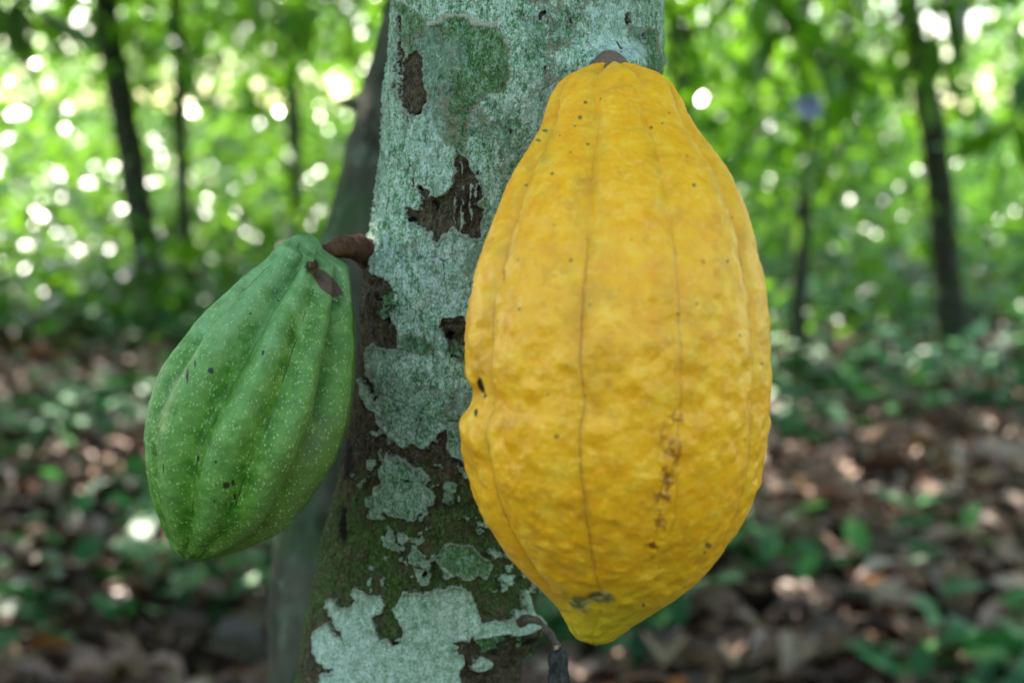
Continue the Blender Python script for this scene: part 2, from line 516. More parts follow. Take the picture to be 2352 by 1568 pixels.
M_BARK = mat_lichen_bark()
M_YEL = mat_yellow()
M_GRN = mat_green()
M_STALK = mat_stalk("woody_stalk", (0.065, 0.036, 0.020), (0.34, 0.20, 0.125), 700, 1.0)
M_STALK2 = mat_stalk("reddish_stalk", (0.018, 0.008, 0.004), (0.165, 0.070, 0.034), 420)
M_DEAD = mat_stalk("shrivelled_husk", (0.004, 0.004, 0.004), (0.075, 0.07, 0.065), 520, 0.5)
M_DSTALK = mat_stalk("dead_stalk", (0.045, 0.028, 0.020), (0.17, 0.12, 0.095), 500)
M_TR2 = mat_trunk("mossy_trunk", (0.010, 0.009, 0.005), (0.105, 0.10, 0.070), (0.040, 0.075, 0.026), 0.55)
M_TRB = mat_trunk("dark_trunk", (0.012, 0.011, 0.008), (0.050, 0.045, 0.034), (0.020, 0.045, 0.016), 0.5)
M_LEAF = mat_leaf("cacao_leaves", [(0, (0.008, 0.050, 0.004)), (0.4, (0.030, 0.15, 0.006)), (0.75, (0.075, 0.27, 0.008)), (1, (0.20, 0.38, 0.015))], 0.26)
M_LEAFD = mat_leaf("shade_leaves", [(0, (0.010, 0.045, 0.016)), (0.5, (0.022, 0.085, 0.022)), (1, (0.05, 0.14, 0.03))], 0.35, 0.3)
M_LEAFU = mat_leaf("undergrowth_leaves", [(0, (0.006, 0.045, 0.004)), (0.4, (0.022, 0.13, 0.005)), (0.75, (0.060, 0.25, 0.006)), (1, (0.17, 0.40, 0.02))], 0.22, 0.42, spec=0.38)
M_SEED = mat_leaf("seedling_leaves", [(0, (0.008, 0.060, 0.022)), (0.5, (0.022, 0.15, 0.050)), (1, (0.09, 0.28, 0.06))], 0.5, 0.25, (0.08, 0.35, 0.06))
M_LITTER = mat_litter()
M_SOIL = mat_soil()


# ---------------------------------------------------------------- leaves
def leaves(pos, dirs, size, tone, width=0.36, droop=0.5, simple=False, curl=0.25):
    """returns verts, flat loops, sizes, tone-per-vertex for a set of folded, drooping leaves"""
    n = len(pos)
    d = dirs / np.linalg.norm(dirs, axis=1)[:, None]
    up = np.array([0, 0, 1.0]) + RNG.normal(0, 0.35, (n, 3))
    s = np.cross(d, up); s /= np.linalg.norm(s, axis=1)[:, None] + 1e-9
    u = np.cross(s, d)
    L = size[:, None]
    if simple:
        w = L * width * 0.5
        a = pos; m = pos + d * L * 0.5 + u * L * 0.03
        t = pos + d * L - u * L * droop * 0.25
        V = np.stack([a, m + s * w, t, m - s * w], 1).reshape(-1, 3)
        k = np.arange(n)[:, None] * 4
        F = (k + np.array([[0, 1, 2, 3]])).ravel()
        return V, F, np.full(n, 4, np.int32), np.repeat(tone, 4)
    w = L * width * 0.5
    st = [(0.0, 0.0), (0.30, 0.85), (0.68, 0.95), (1.0, 0.0)]
    c = []
    for (q, ww) in st:
        p = pos + d * L * q * (1 - 0.12 * q * droop) - u * L * droop * q * q * 0.45
        if ww == 0:
            c.append(p)
        else:
            c += [p + s * w * ww + u * L * curl * 0.2, p, p - s * w * ww + u * L * curl * 0.2]
    V = np.stack(c, 1).reshape(-1, 3)    # 8 verts
    k = np.arange(n)[:, None] * 8
    loops = np.array([[0, 1, 2, 0, 2, 3, 1, 4, 5, 2, 2, 5, 6, 3, 4, 7, 5, 5, 7, 6]])
    F = (k + loops).ravel()
    S = np.tile(np.array([3, 3, 4, 4, 3, 3], np.int32), n)
    return V, F, S, np.repeat(tone, 8)


def leaf_mesh(name, L, mat, parent=None):
    V, F, S, T = L
    return mesh_from(name, V, F, mat, parent, {"tone": T}, smooth=False, sizes=S)


CLEARINGS = [(2185, 40, 58, 46), (775, 185, 32, 40), (185, 50, 42, 22), (2340, 200, 26, 28), (720, 60, 20, 22), (2010, 120, 20, 16), (1560, 60, 20, 20)]


def clearing_mask(p):
    """True where leaves stay; openings in the grove's leaf wall where the white sky shows"""
    x, y, d = to_px(p)
    k = np.ones(len(p), bool)
    wob = 1 + 0.5 * fbm(p * 3, 2, 310)
    for cx, cy, rx, ry in CLEARINGS:
        k &= ((x - cx) / rx) ** 2 + ((y - cy) / ry) ** 2 > wob
    return k


def cat_leaves(Ls):
    V, F, S, T, k = [], [], [], [], 0
    for v, f, s, t in Ls:
        V.append(v); F.append(f + k); S.append(s); T.append(t); k += len(v)
    return np.concatenate(V), np.concatenate(F), np.concatenate(S), np.concatenate(T)


# ---------------------------------------------------------------- ground
def ground_z(x, y):
    p = np.stack([x * 0.35, y * 0.35, np.zeros_like(x)], -1)
    q = np.stack([x * 2.2, y * 2.2, np.ones_like(x)], -1)
    far = np.clip((np.hypot(x, y) - 16) / 60, 0, 1)
    return 0.10 * fbm(p, 3, 5) + 0.02 * fbm(q, 3, 9) + far * far * 2.0


def build_ground():
    t = np.linspace(-1, 1, 261)
    g = np.sign(t) * (np.abs(t) ** 2.6) * 220 + t * 8
    X, Y = np.meshgrid(g, g + 6)
    Z = ground_z(X, Y)
    V = np.stack([X, Y, Z], -1).reshape(-1, 3)
    o = mesh_from("ground", V, grid_faces(261, 261, False), M_SOIL)
    tag(o, "brown forest floor soil under the leaf litter", "ground", kind="structure")


build_ground()

# ---------------------------------------------------------------- main trunk
EDGE_L = [(-400, 945), (-150, 922), (0, 905), (130, 890), (210, 880), (400, 866), (540, 850), (600, 838), (700, 828), (850, 818), (1000, 800),
          (1150, 772), (1250, 745), (1350, 722), (1420, 705), (1568, 684), (1700, 665), (1900, 640)]
EDGE_R = [(-400, 1500), (-150, 1512), (0, 1513), (150, 1504), (400, 1448), (600, 1403), (850, 1346), (1000, 1312), (1150, 1276), (1250, 1255), (1380, 1226), (1470, 1205), (1568, 1190), (1700, 1180), (1900, 1172)]
DEPTH_T = [(-400, .535), (0, .545), (800, .568), (1568, .595), (1900, .605)]

LICH = [
    # whole upper stem and the tongue running down
    [(600, -300), (1750, -300), (1750, 1100), (1150, 1120), (1066, 1062), (1040, 1046), (1026, 1026), (1030, 1004), (1024, 985), (1008, 1000), (985, 1028), (965, 1030),
     (950, 1018), (936, 1029), (914, 1022), (894, 1002), (872, 974), (868, 950), (846, 935), (836, 902), (826, 868), (842, 872), (858, 894), (866, 915), (868, 880), (850, 858), (846, 830), (845, 794),
     (862, 786), (874, 800), (896, 800), (918, 802), (915, 765), (903, 735), (893, 706), (905, 690), (907, 668), (896, 650), (880, 637), (862, 631), (846, 636), (838, 600), (600, 560)],
    # square patch in the middle of the lower stem
    [(895, 1034), (904, 1044), (921, 1047), (947, 1065), (956, 1072), (973, 1079), (977, 1087), (989, 1093), (987, 1105), (980, 1115), (994, 1129), (1001, 1138), (999, 1148), (1006, 1152),
     (996, 1155), (973, 1171), (965, 1181), (961, 1193), (939, 1195), (923, 1190), (911, 1190), (887, 1176), (876, 1169), (867, 1178), (860, 1182), (854, 1171), (848, 1153), (843, 1139),
     (852, 1137), (860, 1133), (864, 1115), (878, 1112), (883, 1119), (888, 1110), (878, 1098), (876, 1089), (886, 1063), (890, 1054)],
    # small streaks left of it
    [(809, 1076), (816, 1086), (822, 1100), (812, 1092)], [(846, 1092), (850, 1095), (843, 1118), (838, 1120), (830, 1112), (836, 1104)], [(849, 1048), (855, 1060), (856, 1070), (849, 1064)],
    # crumbs
    [(913, 1218), (935, 1225), (940, 1240), (930, 1250), (912, 1240)], [(940, 1232), (962, 1236), (970, 1228), (975, 1240), (958, 1250), (942, 1246)],
    [(914, 1252), (932, 1256), (925, 1270), (912, 1264)], [(945, 1250), (958, 1254), (972, 1262), (970, 1285), (955, 1300), (942, 1292), (938, 1275)], [(918, 1278), (928, 1276), (926, 1292), (916, 1288)],
    [(950, 1300), (968, 1308), (990, 1318), (988, 1345), (972, 1350), (960, 1330)], [(880, 1272), (892, 1276), (886, 1284), (876, 1280)], [(842, 1330), (856, 1332), (852, 1342), (842, 1344)],
    [(1036, 1108), (1046, 1112), (1044, 1120), (1036, 1118)], [(1052, 1138), (1062, 1142), (1056, 1152), (1048, 1150)], [(995, 1062), (1012, 1068), (1010, 1076)],
    # green patch beside the pod
    [(1011, 1259), (1030, 1245), (1056, 1249), (1087, 1256), (1101, 1273), (1121, 1283), (1132, 1297), (1121, 1331), (1101, 1321), (1077, 1335), (1049, 1324), (1025, 1331), (1011, 1311), (1001, 1290)],
    [(1121, 1269), (1156, 1266), (1163, 1283), (1132, 1283)],
    # large pale rosette at the bottom
    [(753, 1393), (757, 1377), (765, 1371), (774, 1374), (779, 1386), (786, 1393), (800, 1393), (816, 1383), (809, 1365), (811, 1351), (821, 1345), (831, 1350), (843, 1365), (861, 1366), (875, 1365),
     (883, 1374), (883, 1390), (875, 1407), (868, 1414), (859, 1416), (857, 1424), (863, 1435), (863, 1459), (873, 1468), (885, 1470), (899, 1483), (902, 1470), (923, 1464), (928, 1447), (918, 1433), (906, 1416),
     (897, 1405), (908, 1390), (913, 1371), (927, 1362), (956, 1358), (974, 1364), (1000, 1352), (1040, 1346), (1062, 1347), (1083, 1359), (1090, 1386), (1101, 1411), (1111, 1431), (1101, 1448), (1080, 1469), (1073, 1490),
     (1062, 1502), (1069, 1515), (1055, 1545), (1062, 1600), (1050, 1700), (730, 1700), (732, 1568), (734, 1548), (743, 1544), (755, 1542), (743, 1530), (731, 1520), (722, 1501), (719, 1480), (716, 1459), (720, 1447), (729, 1442), (739, 1435),
     (748, 1426), (757, 1435), (767, 1452), (783, 1463), (793, 1468), (788, 1456), (776, 1442), (772, 1428), (767, 1419), (762, 1417), (757, 1417), (753, 1409)],
    # collar above the little dead stalk
    [(1193, 1355), (1200, 1345), (1204, 1395), (1213, 1412), (1235, 1420), (1212, 1434), (1170, 1450), (1125, 1456), (1085, 1468), (1100, 1425), (1135, 1424), (1170, 1414), (1190, 1393)],
    [(1080, 1512), (1100, 1502), (1116, 1512), (1114, 1530), (1092, 1540), (1078, 1530)],
]
BARE = [
    [(938, 130), (958, 118), (968, 132), (975, 136), (972, 160), (974, 190), (981, 222), (981, 240), (973, 240), (965, 262), (955, 266), (940, 258), (928, 240), (920, 215), (926, 180), (930, 150)],
    [(921, 38), (926, 40), (925, 90), (930, 120), (926, 170), (920, 170), (918, 110)], [(910, 150), (914, 150), (914, 200), (908, 205)],
    [(1052, 348), (1060, 360), (1075, 363), (1080, 385), (1095, 410), (1110, 452), (1096, 470), (1112, 482), (1106, 505), (1104, 545), (1085, 550), (1062, 535), (1040, 520), (1015, 545), (1005, 565), (996, 548), (985, 525),
     (960, 515), (945, 509), (939, 495), (936, 474), (948, 474), (958, 486), (968, 487), (974, 474), (975, 456), (963, 434), (963, 424), (970, 424), (980, 436), (987, 452), (1004, 455), (1016, 452), (1028, 440), (1040, 425), (1047, 395), (1048, 370)],
    [(1236, 36), (1244, 26), (1258, 28), (1248, 38), (1238, 50)], [(1432, 30), (1438, 30), (1440, 60), (1434, 58)], [(1468, 75), (1474, 80), (1470, 95), (1464, 88)],
    [(1015, 735), (1030, 732), (1062, 726), (1075, 740), (1070, 790), (1064, 815), (1046, 818), (1040, 795), (1022, 770), (1010, 752)],
    [(846, 540), (852, 575), (860, 592), (858, 634), (800, 640), (800, 545)],
]
DKGRN = [
    [(912, 0), (930, 8), (960, 32), (985, 56), (1012, 50), (1022, 38), (1045, 34), (1075, 40), (1085, 56), (1140, 58), (1158, 90), (1172, 106), (1166, 190), (1150, 212), (1120, 216), (1095, 238), (1078, 260), (1068, 300), (1072, 358),
     (1055, 352), (1045, 345), (1030, 335), (1008, 305), (985, 262), (978, 215), (950, 180), (925, 120), (915, 60)],
    [(1440, 60), (1500, 70), (1505, 330), (1460, 330), (1435, 170)],
    [(915, 765), (940, 770), (975, 775), (1000, 800), (980, 812), (950, 812), (930, 802), (905, 798)],
    [(1011, 1259), (1030, 1245), (1056, 1249), (1101, 1273), (1132, 1297), (1121, 1331), (1049, 1324), (1001, 1290)],
    [(1095, 560), (1150, 560), (1150, 640), (1080, 650), (1060, 620)],
]
MOSSP = [[(800, 1180), (812, 1165), (824, 1172), (828, 1198), (842, 1218), (840, 1238), (826, 1248), (812, 1258), (800, 1252), (792, 1236), (784, 1214), (788, 1188)]]


class SDF:
    X0, Y0, ST = 560, -160, 2.0
    NX, NY = 540, 930

    def __init__(self, polys, sign=1.0):
        gx = self.X0 + np.arange(self.NX) * self.ST
        gy = self.Y0 + np.arange(self.NY) * self.ST
        X, Y = np.meshgrid(gx, gy)
        out = np.full(X.shape, -200.0)
        for p in polys:
            p = np.array(p, float)
            q = np.roll(p, -1, 0)
            d = np.full(X.shape, 1e9)
            ins = np.zeros(X.shape, bool)
            for (ax, ay), (bx, by) in zip(p, q):
                ex, ey = bx - ax, by - ay
                t = np.clip(((X - ax) * ex + (Y - ay) * ey) / (ex * ex + ey * ey + 1e-9), 0, 1)
                d = np.minimum(d, np.hypot(X - ax - t * ex, Y - ay - t * ey))
                c = ((ay > Y) != (by > Y)) & (X < ex * (Y - ay) / (ey if abs(ey) > 1e-9 else 1e-9) + ax)
                ins ^= c
            out = np.maximum(out, np.where(ins, d, -d))
        self.g = out

    def __call__(self, x, y):
        fx = np.clip((x - self.X0) / self.ST, 0, self.NX - 1.001)
        fy = np.clip((y - self.Y0) / self.ST, 0, self.NY - 1.001)
        ix, iy = fx.astype(int), fy.astype(int)
        tx, ty = fx - ix, fy - iy
        g = self.g
        return (g[iy, ix] * (1 - tx) * (1 - ty) + g[iy, ix + 1] * tx * (1 - ty) + g[iy + 1, ix] * (1 - tx) * ty + g[iy + 1, ix + 1] * tx * ty)


def gauss(x, y, cx, cy, sx, sy=None):
    sy = sy or sx
    return np.exp(-((x - cx) / sx) ** 2 - ((y - cy) / sy) ** 2)


def build_trunk():
    root = empty("cacao_tree", tuple(at(860, 1568, .62) * np.array([1, 1, 0])))
    tag(root, "lichen covered cacao trunk carrying the yellow pod and the green pod", "tree")
    ys = np.concatenate([np.arange(-1500, -100, 60), np.arange(-100, 1660, 2.4), np.arange(1672, 2300, 40)])
    th = np.concatenate([np.linspace(-105, 105, 430), np.linspace(105, 255, 42)[1:-1]])
    th = np.radians(th)
    yc = np.clip(ys, -400, 1900)
    L, Rr, D = interp(yc, EDGE_L), interp(yc, EDGE_R), interp(yc, DEPTH_T)
    rad = (Rr - L) / 2 * PX * D
    C = at((L + Rr) / 2, ys, D)
    # below the picture: run on down to the ground, flaring slightly
    fwd = np.array([0, 1.0, 0.0])
    N = -fwd[None, None, :] * np.cos(th)[None, :, None] + CR[None, None, :] * np.sin(th)[None, :, None]
    P0 = C[:, None, :] + N * rad[:, None, None]
    x, y, _ = to_px(P0)
    front = (np.cos(th) > -0.25)[None, :] & np.ones_like(x, bool)
    # domain warp -> ragged lichen edges
    mm = 1.0 / (PX * 0.52 * 1000)   # px per mm
    w1 = fbm(P0 * 260, 4, 21, 0.6); w2 = fbm(P0 * 260 + 50, 4, 33, 0.6)
    wx, wy = x + w1 * 9, y + w2 * 9
    sl = SDF(LICH)(wx, wy)
    sb = SDF(BARE)(wx, wy)
    # vertical streaks of lichen surviving inside the bare patch
    strk = np.zeros_like(x)
    for sx, y0, y1 in ((1048, 440, 520), (1066, 425, 515), (1082, 420, 520), (1092, 400, 470), (1058, 370, 400), (1063, 470, 530)):
        strk = np.maximum(strk, np.where((y > y0) & (y < y1), 2.4 + 3.5 * fbm(P0 * 380, 3, 55) - np.abs(wx - sx - (470 - y) * 0.05), -5))
    sb = np.where(strk > 0, -strk, sb)
    lich = np.minimum(sl, -sb)
    # back of stem: loose patches
    backn = fbm(P0 * 45, 4, 71) * 40 + 8 - 34 * sstep(540, 640, y)
    bw = sstep(0.10, -0.15, np.cos(th))[None, :]
    lich = lich * (1 - bw) + backn * bw
    # streaky bark showing through on the sides
    vs = fbm(P0 * np.array([420, 420, 60]), 3, 14)
    side = sstep(940, 900, x - (L - 905)[:, None] * 1.0) + sstep(1440, 1480, x + (1513 - Rr)[:, None])
    lich = np.where((side > 0.2) & (y < 560), np.minimum(lich, 10 - 34 * sstep(0.28, 0.7, vs) * np.clip(side, 0, 1)), lich)
    crumb = (fbm(P0 * 170, 4, 97, 0.6) - 0.20 - 0.12 * sstep(1060, 1000, y)) * 70
    lich = np.where((y > 980) & (y < 1360) & (x > 850), np.maximum(lich, np.minimum(crumb, 6)), lich)
    lich = np.where((y < 1030), np.minimum(lich, (0.62 - fbm(P0 * np.array([330, 330, 130]), 4, 99)) * 60), lich)
    grn = SDF(DKGRN)(wx, wy)
    moss = np.clip(SDF(MOSSP)(wx, wy) / 6, -1, 1) * 1.2
    moss = np.maximum(moss, 0.60 * sstep(960, 1180, y) * sstep(1560, 1380, y) + 0.25 * sstep(0.2, 0.5, fbm(P0 * 60, 3, 88)))
    moss = np.maximum(moss, 0.75 * sstep(1240, 1300, y) * sstep(760, 700, x - (L - 720)[:, None]))
    pale = 0.75 * sstep(1290, 1420, y) + 0.3 * sstep(560, 620, y) * sstep(1100, 900, y) + 1.5 * gauss(x, y, 1408, 112, 70, 34) - 0.25 * sstep(500, 200, y)
    pale = pale + 0.45 * sstep(960, 880, x - (L - 880)[:, None]) * sstep(200, 260, y) * sstep(640, 600, y)
    cream = np.zeros_like(x)
    for pl in ([(985, 50), (1010, 52), (1022, 38), (1045, 32), (1075, 38), (1088, 52), (1140, 54)], [(1160, 92), (1172, 104)]):
        for (ax, ay), (bx, by) in zip(pl[:-1], pl[1:]):
            ex, ey = bx - ax, by - ay
            t = np.clip(((wx - ax) * ex + (wy - ay) * ey) / (ex * ex + ey * ey), 0, 1)
            cream = np.maximum(cream, sstep(7, 2, np.hypot(wx - ax - t * ex, wy - ay - t * ey)))
    pit = np.zeros_like(x)
    for cx, cy, sx, sy in ((965, 430, 5, 8), (885, 680, 12, 16), (893, 735, 7, 25), (1035, 770, 17, 10), (1040, 745, 16, 3), (1040, 815, 5, 6), (860, 655, 12, 5), (866, 912, 4, 8), (1255, 30, 5, 9), (826, 590, 6, 40),
                           (958, 262, 10, 4), (905, 1478, 12, 7), (764, 1420, 4, 4), (1130, 1500, 40, 8), (1075, 1490, 12, 10), (1185, 1470, 22, 14), (1160, 1530, 30, 6), (945, 505, 8, 6), (1000, 470, 8, 14), (1418, 113, 3.5, 2.5), (1395, 124, 3, 2), (1378, 131, 3, 2), (1470, 170, 9, 5),
                           (752, 1538, 10, 3), (880, 1060, 4, 3), (934, 1104, 4, 3), (1035, 1160, 60, 24), (975, 1320, 8, 10), (800, 1060, 14, 60), (790, 1200, 8, 60)):
        pit = np.maximum(pit, gauss(wx, wy, cx, cy, sx, sy) * (0.55 if sx > 25 else 1.0))
    # relief, metres
    mmL = lich / mm
    lm = sstep(-0.25, 0.25, mmL)
    disp = 0.0010 * lm + 0.0009 * gauss(mmL, 0, 0.45, 0, 0.45, 1e6)
    disp += 0.0010 * fbm(P0 * 55, 4, 3) + 0.0008 * fbm(P0 * np.array([330, 330, 80]), 4, 4, 0.65) * (1.4 - 0.6 * lm)
    disp += 0.0006 * fbm(P0 * 560, 3, 6, 0.7) + 0.0011 * (1 - lm) * fbm(P0 * 240, 4, 8)
    disp += 0.0025 * fbm(P0 * 14, 2, 18)
    disp -= 0.0022 * np.clip(pit, 0, 1)
    g = gauss
    disp += 0.0045 * g(x, y, 868, 690, 26, 34) + 0.005 * g(x, y, 1060, 780, 34, 26) - 0.006 * g(x, y, 1040, 772, 14, 10)
    disp += 0.0035 * g(x, y, 1052, 738, 20, 8) + 0.003 * g(x, y, 895, 750, 14, 22)
    disp += 0.011 * g(x, y, 1400, 150, 74, 40)
    disp += 0.008 * g(x, y, 1195, 1450, 55, 34) + 0.004 * g(x, y, 1110, 1520, 40, 26)
    disp += 0.0035 * g(x, y, 842, 585, 20, 30)
    disp += 0.003 * g(x, y, 1200, 1400, 8, 50)
    # diagonal folds in the pale tongue
    fold = np.abs(((x - 860) * 0.45 - (y - 900)) )
    disp -= 0.0007 * sstep(4, 0, np.abs((y - 905) - (x - 880) * 0.48)) * sstep(860, 890, x) * sstep(1050, 1010, x)
    disp -= 0.0006 * sstep(4, 0, np.abs((y - 945) - (x - 870) * 0.42)) * sstep(860, 880, x) * sstep(1060, 1020, x)
    for a in (0, 1, 2, 3):
        disp += 0.0006 * sstep(5, 0, np.abs(x - (898 + 22 * a) + (y - 1100) * 0.18 + 3 * w1)) * (lm > 0.5) * sstep(1050, 1070, y) * sstep(1195, 1180, y)
    disp[ys < -100] *= 0.6
    P = P0 + N * disp[..., None]
    nr, nc = x.shape
    at_ = {"lich": mmL, "grn": np.where(lich > -30, grn, -50) / mm, "pale": pale, "moss": moss, "pit": pit, "cream": cream}
    V = P.reshape(-1, 3)
    mesh_from("trunk", V, grid_faces(nr, nc)[:, ::-1], M_BARK, root, {k: v.ravel() for k, v in at_.items()})
    # limbs above the picture and a crown that shades the pods
    top = C[0]
    parts = []
    ends = []
    for k in range(9):
        a = k / 9 * 2 * math.pi + 0.4
        e = top + np.array([math.cos(a) * (0.9 + 0.5 * (k % 2)), math.sin(a) * (0.9 + 0.4 * (k % 3 == 0)), 0.75 + 0.35 * (k % 3)])
        m = top * 0.5 + e * 0.5 + np.array([0, 0, 0.25])
        c = curve([top - np.array([0, 0, .08]), top * .75 + m * .25 + np.array([0, 0, .06]), m, e], 12)
        parts.append(tube(c, np.linspace(0.034, 0.006, 12), 8))
        ends += [c[q] for q in (5, 7, 8, 9, 10, 11)]
    v, f = merge(parts)
    mesh_from("branch", v, f, M_TR2, root)
    ends = np.array(ends)
    n = 1500
    p = ends[RNG.integers(0, len(ends), n)] + RNG.normal(0, 0.26, (n, 3))
    p[:, 2] = np.maximum(p[:, 2], 1.62)
    p = p[p[:, 1] > 0.5]
    n = len(p)
    d = RNG.normal(0, 1, (n, 3)); d[:, 2] = -0.5 - 0.4 * RNG.random(n)
    leaf_mesh("crown", leaves(p, d, RNG.uniform(0.14, 0.26, n), RNG.random(n)), M_LEAF, root)
    return root


build_trunk()


# ---------------------------------------------------------------- yellow pod
YL = [(158, 1372), (163, 1352), (170, 1333), (185, 1302), (200, 1284), (220, 1266), (240, 1256), (260, 1250), (300, 1234), (350, 1206), (400, 1173), (450, 1149), (500, 1130), (550, 1112), (600, 1097), (650, 1083), (700, 1071),
      (750, 1065), (800, 1063), (850, 1067), (880, 1073), (905, 1079), (930, 1074), (950, 1066), (980, 1061), (1050, 1064), (1100, 1074), (1150, 1090), (1200, 1114), (1250, 1148), (1300, 1188), (1340, 1228), (1370, 1260), (1400, 1285), (1430, 1298), (1455, 1314), (1470, 1334), (1480, 1366)]
YR = [(158, 1442), (163, 1462), (170, 1482), (185, 1522), (200, 1541), (220, 1556), (240, 1568), (260, 1577), (300, 1600), (350, 1638), (400, 1671), (450, 1696), (500, 1715), (550, 1729), (600, 1740), (650, 1750), (700, 1757), (750, 1762), (800, 1765),
      (850, 1766), (880, 1766), (950, 1761), (980, 1758), (1050, 1749), (1100, 1738), (1150, 1722), (1200, 1697), (1250, 1662), (1300, 1626), (1340, 1590), (1370, 1554), (1400, 1508), (1430, 1462), (1455, 1428), (1470, 1404), (1480, 1374)]
YD = [(150, .480), (300, .464), (500, .448), (800, .440), (1200, .446), (1480, .456)]
Y_SPOTS = [(1343, 235, 5), (1320, 290, 3), (1332, 270, 6), (1268, 399, 5), (1190, 425, 5), (1246, 300, 4), (1232, 322, 4), (1245, 270, 4), (1308, 597, 5), (1286, 312, 3), (1500, 292, 4), (1522, 283, 3), (1536, 260, 3), (1594, 425, 5), (1562, 722, 5), (1602, 697, 4), (1672, 600, 5), (1700, 770, 5), (1352, 700, 4),
           (1194, 710, 5), (1136, 738, 4), (1272, 516, 3), (1187, 596, 4), (1346, 330, 4), (1310, 350, 3), (1378, 226, 3), (1260, 905, 4), (1278, 1002, 6), (1466, 1010, 3), (1757, 835, 4), (1625, 1252, 8), (1616, 1268, 5), (1480, 1390, 5), (1580, 1350, 4), (1300, 840, 3), (1450, 550, 3)]


def build_yellow():
    root = empty("cacao_pod", tuple(at(1405, 150, .49)))
    tag(root, "large ripe yellow cacao pod hanging in front of the lichen covered trunk", "cacao pod")
    t = np.linspace(0, 1, 620)
    # denser rows at both ends
    s = 0.5 - 0.5 * np.cos(np.pi * t)
    s = 0.55 * s + 0.45 * t
    ys = 158 + (1480 - 158) * s
    L, Rr, D = interp(ys, YL), interp(ys, YR), interp(ys, YD)
    notch = 3.0 * np.exp(-((ys - 905) / 26) ** 2)     # taken out of the ring, put back as a local dent
    L = L - notch
    e0 = sstep(0, 0.012, t); e1 = sstep(1, 0.985, t)
    rad = (Rr - L) / 2 * PX * D
    rad *= np.sqrt(np.clip(t / 0.02, 0.0, 1)) ** 0.3 if False else 1
    C = at((L + Rr) / 2, ys, D)
    th = np.concatenate([np.linspace(-100, 100, 520), np.linspace(100, 260, 90)[1:-1]])
    thr = np.radians(th)
    N = -CF[None, None, :] * np.cos(thr)[None, :, None] + CR[None, None, :] * np.sin(thr)[None, :, None]
    # furrows: angle drifts a little with height so that they meander
    FA = np.array([-88, -57, -16, 19, 58, 94, 131, 168, 205, 240])
    PRIM = np.array([.8, 1, 1, .55, 1, .6, 1, .6, 1, .6])
    yy = ys[:, None]
    v = (yy - 158) / 1322
    drift = 3.0 * np.sin(v * 5 + 0.4) + 1.6 * np.sin(v * 13)
    a = th[None, :] + drift * 0.6
    a = a * (1 - 0.42 * sstep(0.12, 0.0, v) * np.exp(-(a / 70) ** 2))
    deg2mm = rad[:, None] * 1000 * np.pi / 180
    best = np.full(a.shape, 1e3); signed = np.full(a.shape, 1e3); prim = np.zeros(a.shape)
    for fa, pr in zip(FA, PRIM):
        for k in (0, 360):
            dd = a - fa - k
            m = np.abs(dd) < best
            best = np.where(m, np.abs(dd), best); signed = np.where(m, dd, signed); prim = np.where(m, pr, prim)
    prof = 0.55 * np.exp(-(best / 8.5) ** 2) + 0.45 * np.exp(-(best / 2.6) ** 2)
    ridge = np.clip(best / 18, 0, 1)
    topd = (0.085 * sstep(0.62, 0.05, v) + 0.034) * (0.35 + 0.65 * sstep(0.0, 0.05, v))
    botd = 0.024 * sstep(0.65, 0.95, v)
    rel = -(prof * prim) * (topd + botd) + (ridge - 0.6) * 0.010
    P0 = C[:, None, :] + N * rad[:, None, None]
    disp = rel * np.maximum(rad[:, None], 0.012) * 0.9
    # lobed shoulders round the stalk
    lift = 0.0030 * (np.sin(np.clip(best / 18, 0, 1) * np.pi / 2) - 0.5) * sstep(0.075, 0.0, v)
    # warty, dimpled skin
    lowf = fbm(P0 * 22, 3, 41)
    w = fbm(P0 * 95, 4, 42)
    wart = (0.2 + 0.8 * sstep(0.05, 0.45, v)) * (0.35 + 1.1 * sstep(-0.35, 0.4, fbm(P0 * 38, 2, 47)))
    disp += 0.0005 * lowf + 0.0007 * w * wart + 0.0006 * vnoise(P0 * 200, 43) * wart + 0.00035 * fbm(P0 * 400, 3, 44)
    x, y, _ = to_px(P0)
    # dent at the left edge
    disp -= 0.0010 * gauss(x, y, 1068, 905, 26, 26) * (np.cos(thr) > -0.5)[None, :]
    disp -= 0.0018 * gauss(x, y, 1095, 900, 9, 22) * (np.cos(thr) > 0)[None, :]
    disp += 0.0016 * gauss(x, y, 1085, 985, 25, 35)
    # crease above the tip
    disp -= 0.0014 * gauss(x, y, 1325, 1378, 42, 12) * (np.cos(thr) > 0)[None, :]
    scar = 0
    for cx, cy, sx, sy, am in ((1560, 960, 26, 26, 1), (1550, 1040, 24, 34, 1.3), (1535, 1100, 22, 34, 1.5), (1525, 1140, 20, 20, 1.4), (1520, 1200, 20, 40, 1.0), (1500, 1252, 14, 14, 1.9), (1495, 1280, 18, 16, .9), (1530, 1000, 12, 40, .9)):
        scar = np.maximum(scar, am * gauss(x, y, cx, cy, sx, sy))
    scar = scar * (np.cos(thr) > 0)[None, :]
    disp += 0.0005 * scar * vnoise(P0 * 700, 5)
    P = P0 + N * disp[..., None] + CU[None, None, :] * lift[..., None]
    spot = 0
    for cx, cy, r in Y_SPOTS:
        spot = np.maximum(spot, gauss(x, y, cx, cy, r))
    spot = spot * (np.cos(thr) > 0)[None, :]
    fr = (np.cos(thr) > 0)[None, :]
    hole = np.maximum(gauss(x, y, 1096, 885, 8, 22), np.maximum(gauss(x, y, 1104, 908, 9, 9), 0.75 * gauss(x, y, 1094, 948, 5, 16))) * fr
    brs = np.maximum(1.15 * gauss(x, y, 1328, 1384, 30, 17), 1.0 * gauss(x, y, 1375, 1372, 42, 16)) * fr
    brs = np.maximum(brs, 0.6 * gauss(x, y, 1345, 1400, 28, 14))
